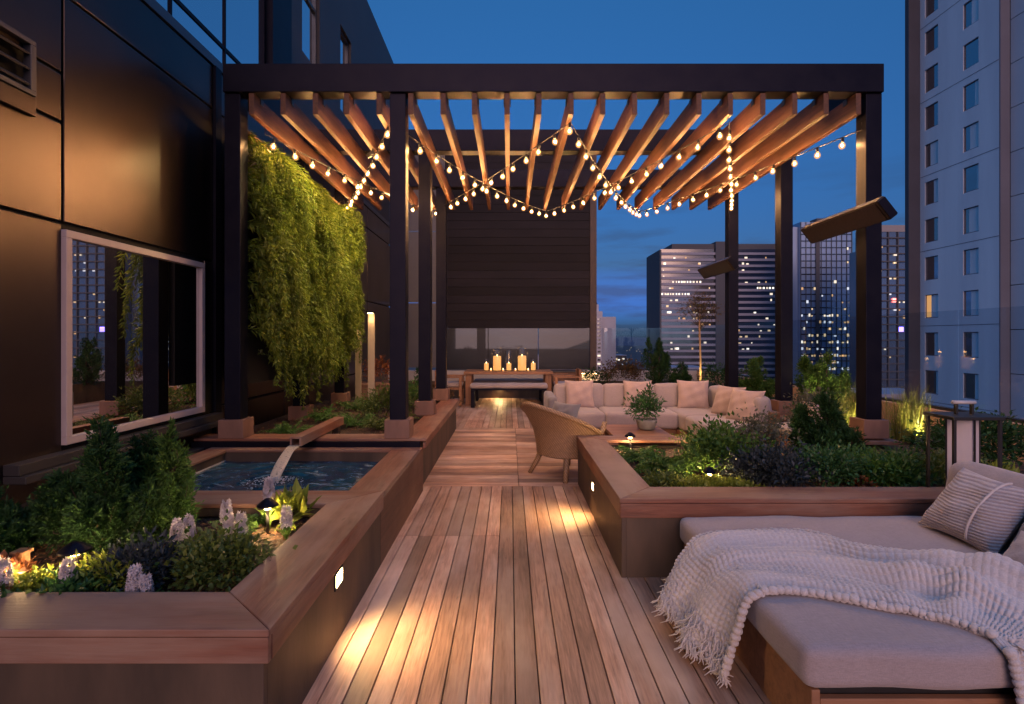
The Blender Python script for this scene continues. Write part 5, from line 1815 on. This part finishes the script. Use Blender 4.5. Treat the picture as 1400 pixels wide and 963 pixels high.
of = thing('office_tower', 'broad office block with pale horizontal bands and scattered lit windows', 'tower', (110, 310, -60))
OY = 300.0
otop = 52.0
m = MB(); m.box(83.5, 151, OY, OY + 27, -60, otop - 1.5); m.build('glazing', mt['ofglass'], of)
m = MB(); m.box(82.6, 83.49, OY - 2, OY + 27, -60, otop - 2.2); m.box(113.6, 120.5, OY - 1.5, OY + 20, -60, otop + 2.5); m.build('shear_wall', mt['slab'], of)
m = MB(); m.box(90, 151, OY + .5, OY + 26, otop - 1.49, otop + 1.5); m.build('roof_box', mt['slab'], of)
fl_z = [otop - 4.8 - k * 3.36 for k in range(30)]
for z in fl_z:
    m = MB(); m.box(83.41, 113.59, OY - 1, OY - .01, z, z + 1.35); m.box(120.51, 151, OY - 1, OY - .01, z, z + 1.35)
    m.build('spandrel', mt['spandrel'], of)
for i in range(80):
    z = fl_z[int(cr.integers(1, 17))] + 1.4
    xx = cr.uniform(84, 112) if cr.uniform() < .5 else cr.uniform(121, 150)
    lit_part(of, xx, OY, z, cr.uniform(.8, 2.2), cr.uniform(.8, 1.7), int(cr.choice([0, 1, 1, 3, 4])))
for zi, xa, xb in ((5, 90, 106), (7, 84, 100), (6, 137, 150)):
    xx = xa
    while xx < xb:
        w_ = cr.uniform(.9, 1.6); lit_part(of, xx, OY, fl_z[zi] + 1.45, w_, 1.4, 4 if cr.uniform() < .5 else 1); xx += w_ + cr.uniform(.25, .7)

bt = thing('glass_tower', 'blue glass high rise with speckled lit windows beyond the front outer post', 'tower', (150, 270, -60))
mt['blueglass'] = coated_glass('blue tower glass', (.10, .17, .31), .22, .3, .03, (.8, .9, 1), .02)  # blue base colour stands in for the reflected sky
BYY = 260.0
m = MB(); m.box(139.5, 164.5, BYY, BYY + 8, -60, 57); m.box(137, 139.4, BYY + 2, BYY + 8, -60, 55); m.build('glazing', mt['blueglass'], bt)
m = MB(); m.box(148, 164, BYY + 1, BYY + 7, 57.01, 59); m.build('roof_box', mt['slab'], bt)
for k in range(11):
    m = MB(); xx = 139.6 + k * 2.45; m.box(xx, xx + .25, BYY - .35, BYY - .01, -60, 57); m.build('fin', mt['slab'], bt)
for k in range(24):
    z = 54 - k * 3.2
    m = MB(); m.box(139.6, 164.4, BYY - .2, BYY - .01, z, z + .55); m.build('floor_band', mt['ofglass'], bt)
m = MB(); m.box(146.7, 148.7, BYY - .5, BYY - .36, -60, 57); m.build('dark_strip', mt['slab'], bt)
for i in range(100):
    z = -12 + 3.2 * int(cr.integers(0, 20)) * cr.uniform(.3, 1) // 1
    z = -14 + 3.2 * int(abs(cr.normal()) * 6)
    if z > 54: continue
    lit_part(bt, 139.8 + 1.22 * int(cr.integers(0, 20)), BYY, z, cr.uniform(.6, 1.3), cr.uniform(.8, 2.0), int(cr.choice([0, 1, 2, 2, 0, 3])), .6)

gt = thing('grid_tower', 'dark gridded apartment tower between the outer post and the hotel', 'tower', (150, 210, -60))
GY = 200.0
m = MB(); m.box(136, 182, GY, GY + 13, -60, 40.5); m.box(133, 135.9, GY + 3, GY + 12, -60, 34.5); m.build('glazing', coated_glass('tower glazing', (.03, .045, .085), .2, .2), gt)
m = MB(); m.box(136, 182, GY - .3, GY + 13, 40.51, 43); m.build('roof_band', M('pale roof band', (.26, .24, .25), None, rough=.8), gt)
for k in range(14):
    m = MB(); xx = 136 + k * 3.5; m.box(xx, xx + .4, GY - .5, GY - .01, -60, 40.5); m.build('pier', mt['slab'], gt)
for k in range(26):
    m = MB(); z = 38 - k * 2.9; m.box(136, 182, GY - .7, GY - .51, z, z + .45); m.build('balcony_slab', mt['slab'], gt)
for i in range(98):
    z = 36.2 - 2.9 * int(cr.integers(0, 19)); xx = 136.5 + 1.75 * int(cr.integers(0, 26))
    lit_part(gt, xx, GY, z - 1.6, cr.uniform(.5, 1.5), cr.uniform(.6, 1.6), int(cr.choice([0, 1, 2, 3, 3])), .4)
q = MB(); q.box(143.5, 145.2, GY - .45, GY - .3, 3.5, 5.4); q.build('window', EM('violet lit window', (.25, .16, 1), 1.6), gt)
q = MB(); q.box(141.2, 142.4, GY - .45, GY - .3, 14.5, 16); q.build('window', EM('red lit window', (1, .18, .16), 1.4), gt)

wt = thing('white_tower', 'small distant white tower with a domed roof beside the black wall', 'tower', (60, 400, -60))
WY = 400.0
m = MB(); m.box(46, 68.5, WY, WY + 20, -60, 21); m.box(50, 66, WY + 2, WY + 18, 21.01, 26.2); m.box(68.6, 79, WY + 3, WY + 20, -60, 17); m.build('wall', M('white tower wall', (.50, .47, .50), None, .05, rough=.8), wt)
m = MB(); m.lathe([(5.2, 26.21), (4.9, 28), (3.2, 29.6), (.5, 30.4)], (61, WY + 9, 0), 20); m.build('dome', mt['slab'], wt)
for k in range(14):
    for j in range(5):
        q = MB(); xx = 52 + j * 3.2; z = 14.5 - k * 3.0; q.box(xx, xx + 2.2, WY - .3, WY - .05, z, z + 1.3)
        q.build('window', lits[1] if cr.uniform() < .06 else mt['ofglass'], wt)

for i, (x, y, w_, d_, h_, l) in enumerate(((52, 150, 22, 20, -10.5, 'low flat roofed block with a pale parapet below the white tower'), (20, 240, 30, 30, -16, 'wide dark warehouse far beyond the glass screen'),
                                           (74, 230, 20, 20, -12, 'dim low block at the foot of the office tower'), (92, 520, 40, 30, -16, 'pale lit terminal building near the horizon'),
                                           (66, 700, 60, 40, -22, 'long low shed on the far plain'), (130, 420, 30, 30, -4, 'mid rise block beside the white tower and office tower'),
                                           (100, 140, 26, 18, -14, 'low block in front of the twin office slabs'), (121, 120, 30, 18, -10, 'low block below the blue glass tower'))):
    b = thing('low_building', l, 'building', (x, y, -60), 'low city buildings')
    q = MB(); q.box(x - w_ / 2, x + w_ / 2, y, y + d_, -60, h_); q.build('wall', mt['slab'] if i % 2 else mt['spandrel'], b)
    q = MB(); q.box(x - w_ / 2 - .3, x + w_ / 2 + .3, y - .3, y + d_, h_ + .01, h_ + .8); q.build('roof', mt['spandrel'], b)
    for k in range(14):
        sx = y / 200
        lit_part(b, x - w_ / 2 + cr.uniform(.05, .92) * w_, y, h_ - cr.uniform(1.5, 9), cr.uniform(.5, 1.6) * sx, cr.uniform(.5, 1.2) * sx, int(cr.choice([0, 1, 2, 4])), .3)
sl = MB()
for i in range(220):
    yy = cr.uniform(150, 2500); xx = cr.uniform(.05, .6) * yy
    s_ = yy / 740 * cr.uniform(.35, .8)
    sl.ball((xx, yy, -58 + cr.uniform(2, 22)), s_ * .5, 6, 4)
tag(sl.build('street_lights', EM('street light glow', (1, .72, .42), 2.2 * CITY_E)), 'scattered points of city light far below the terrace', None, None, 'stuff')
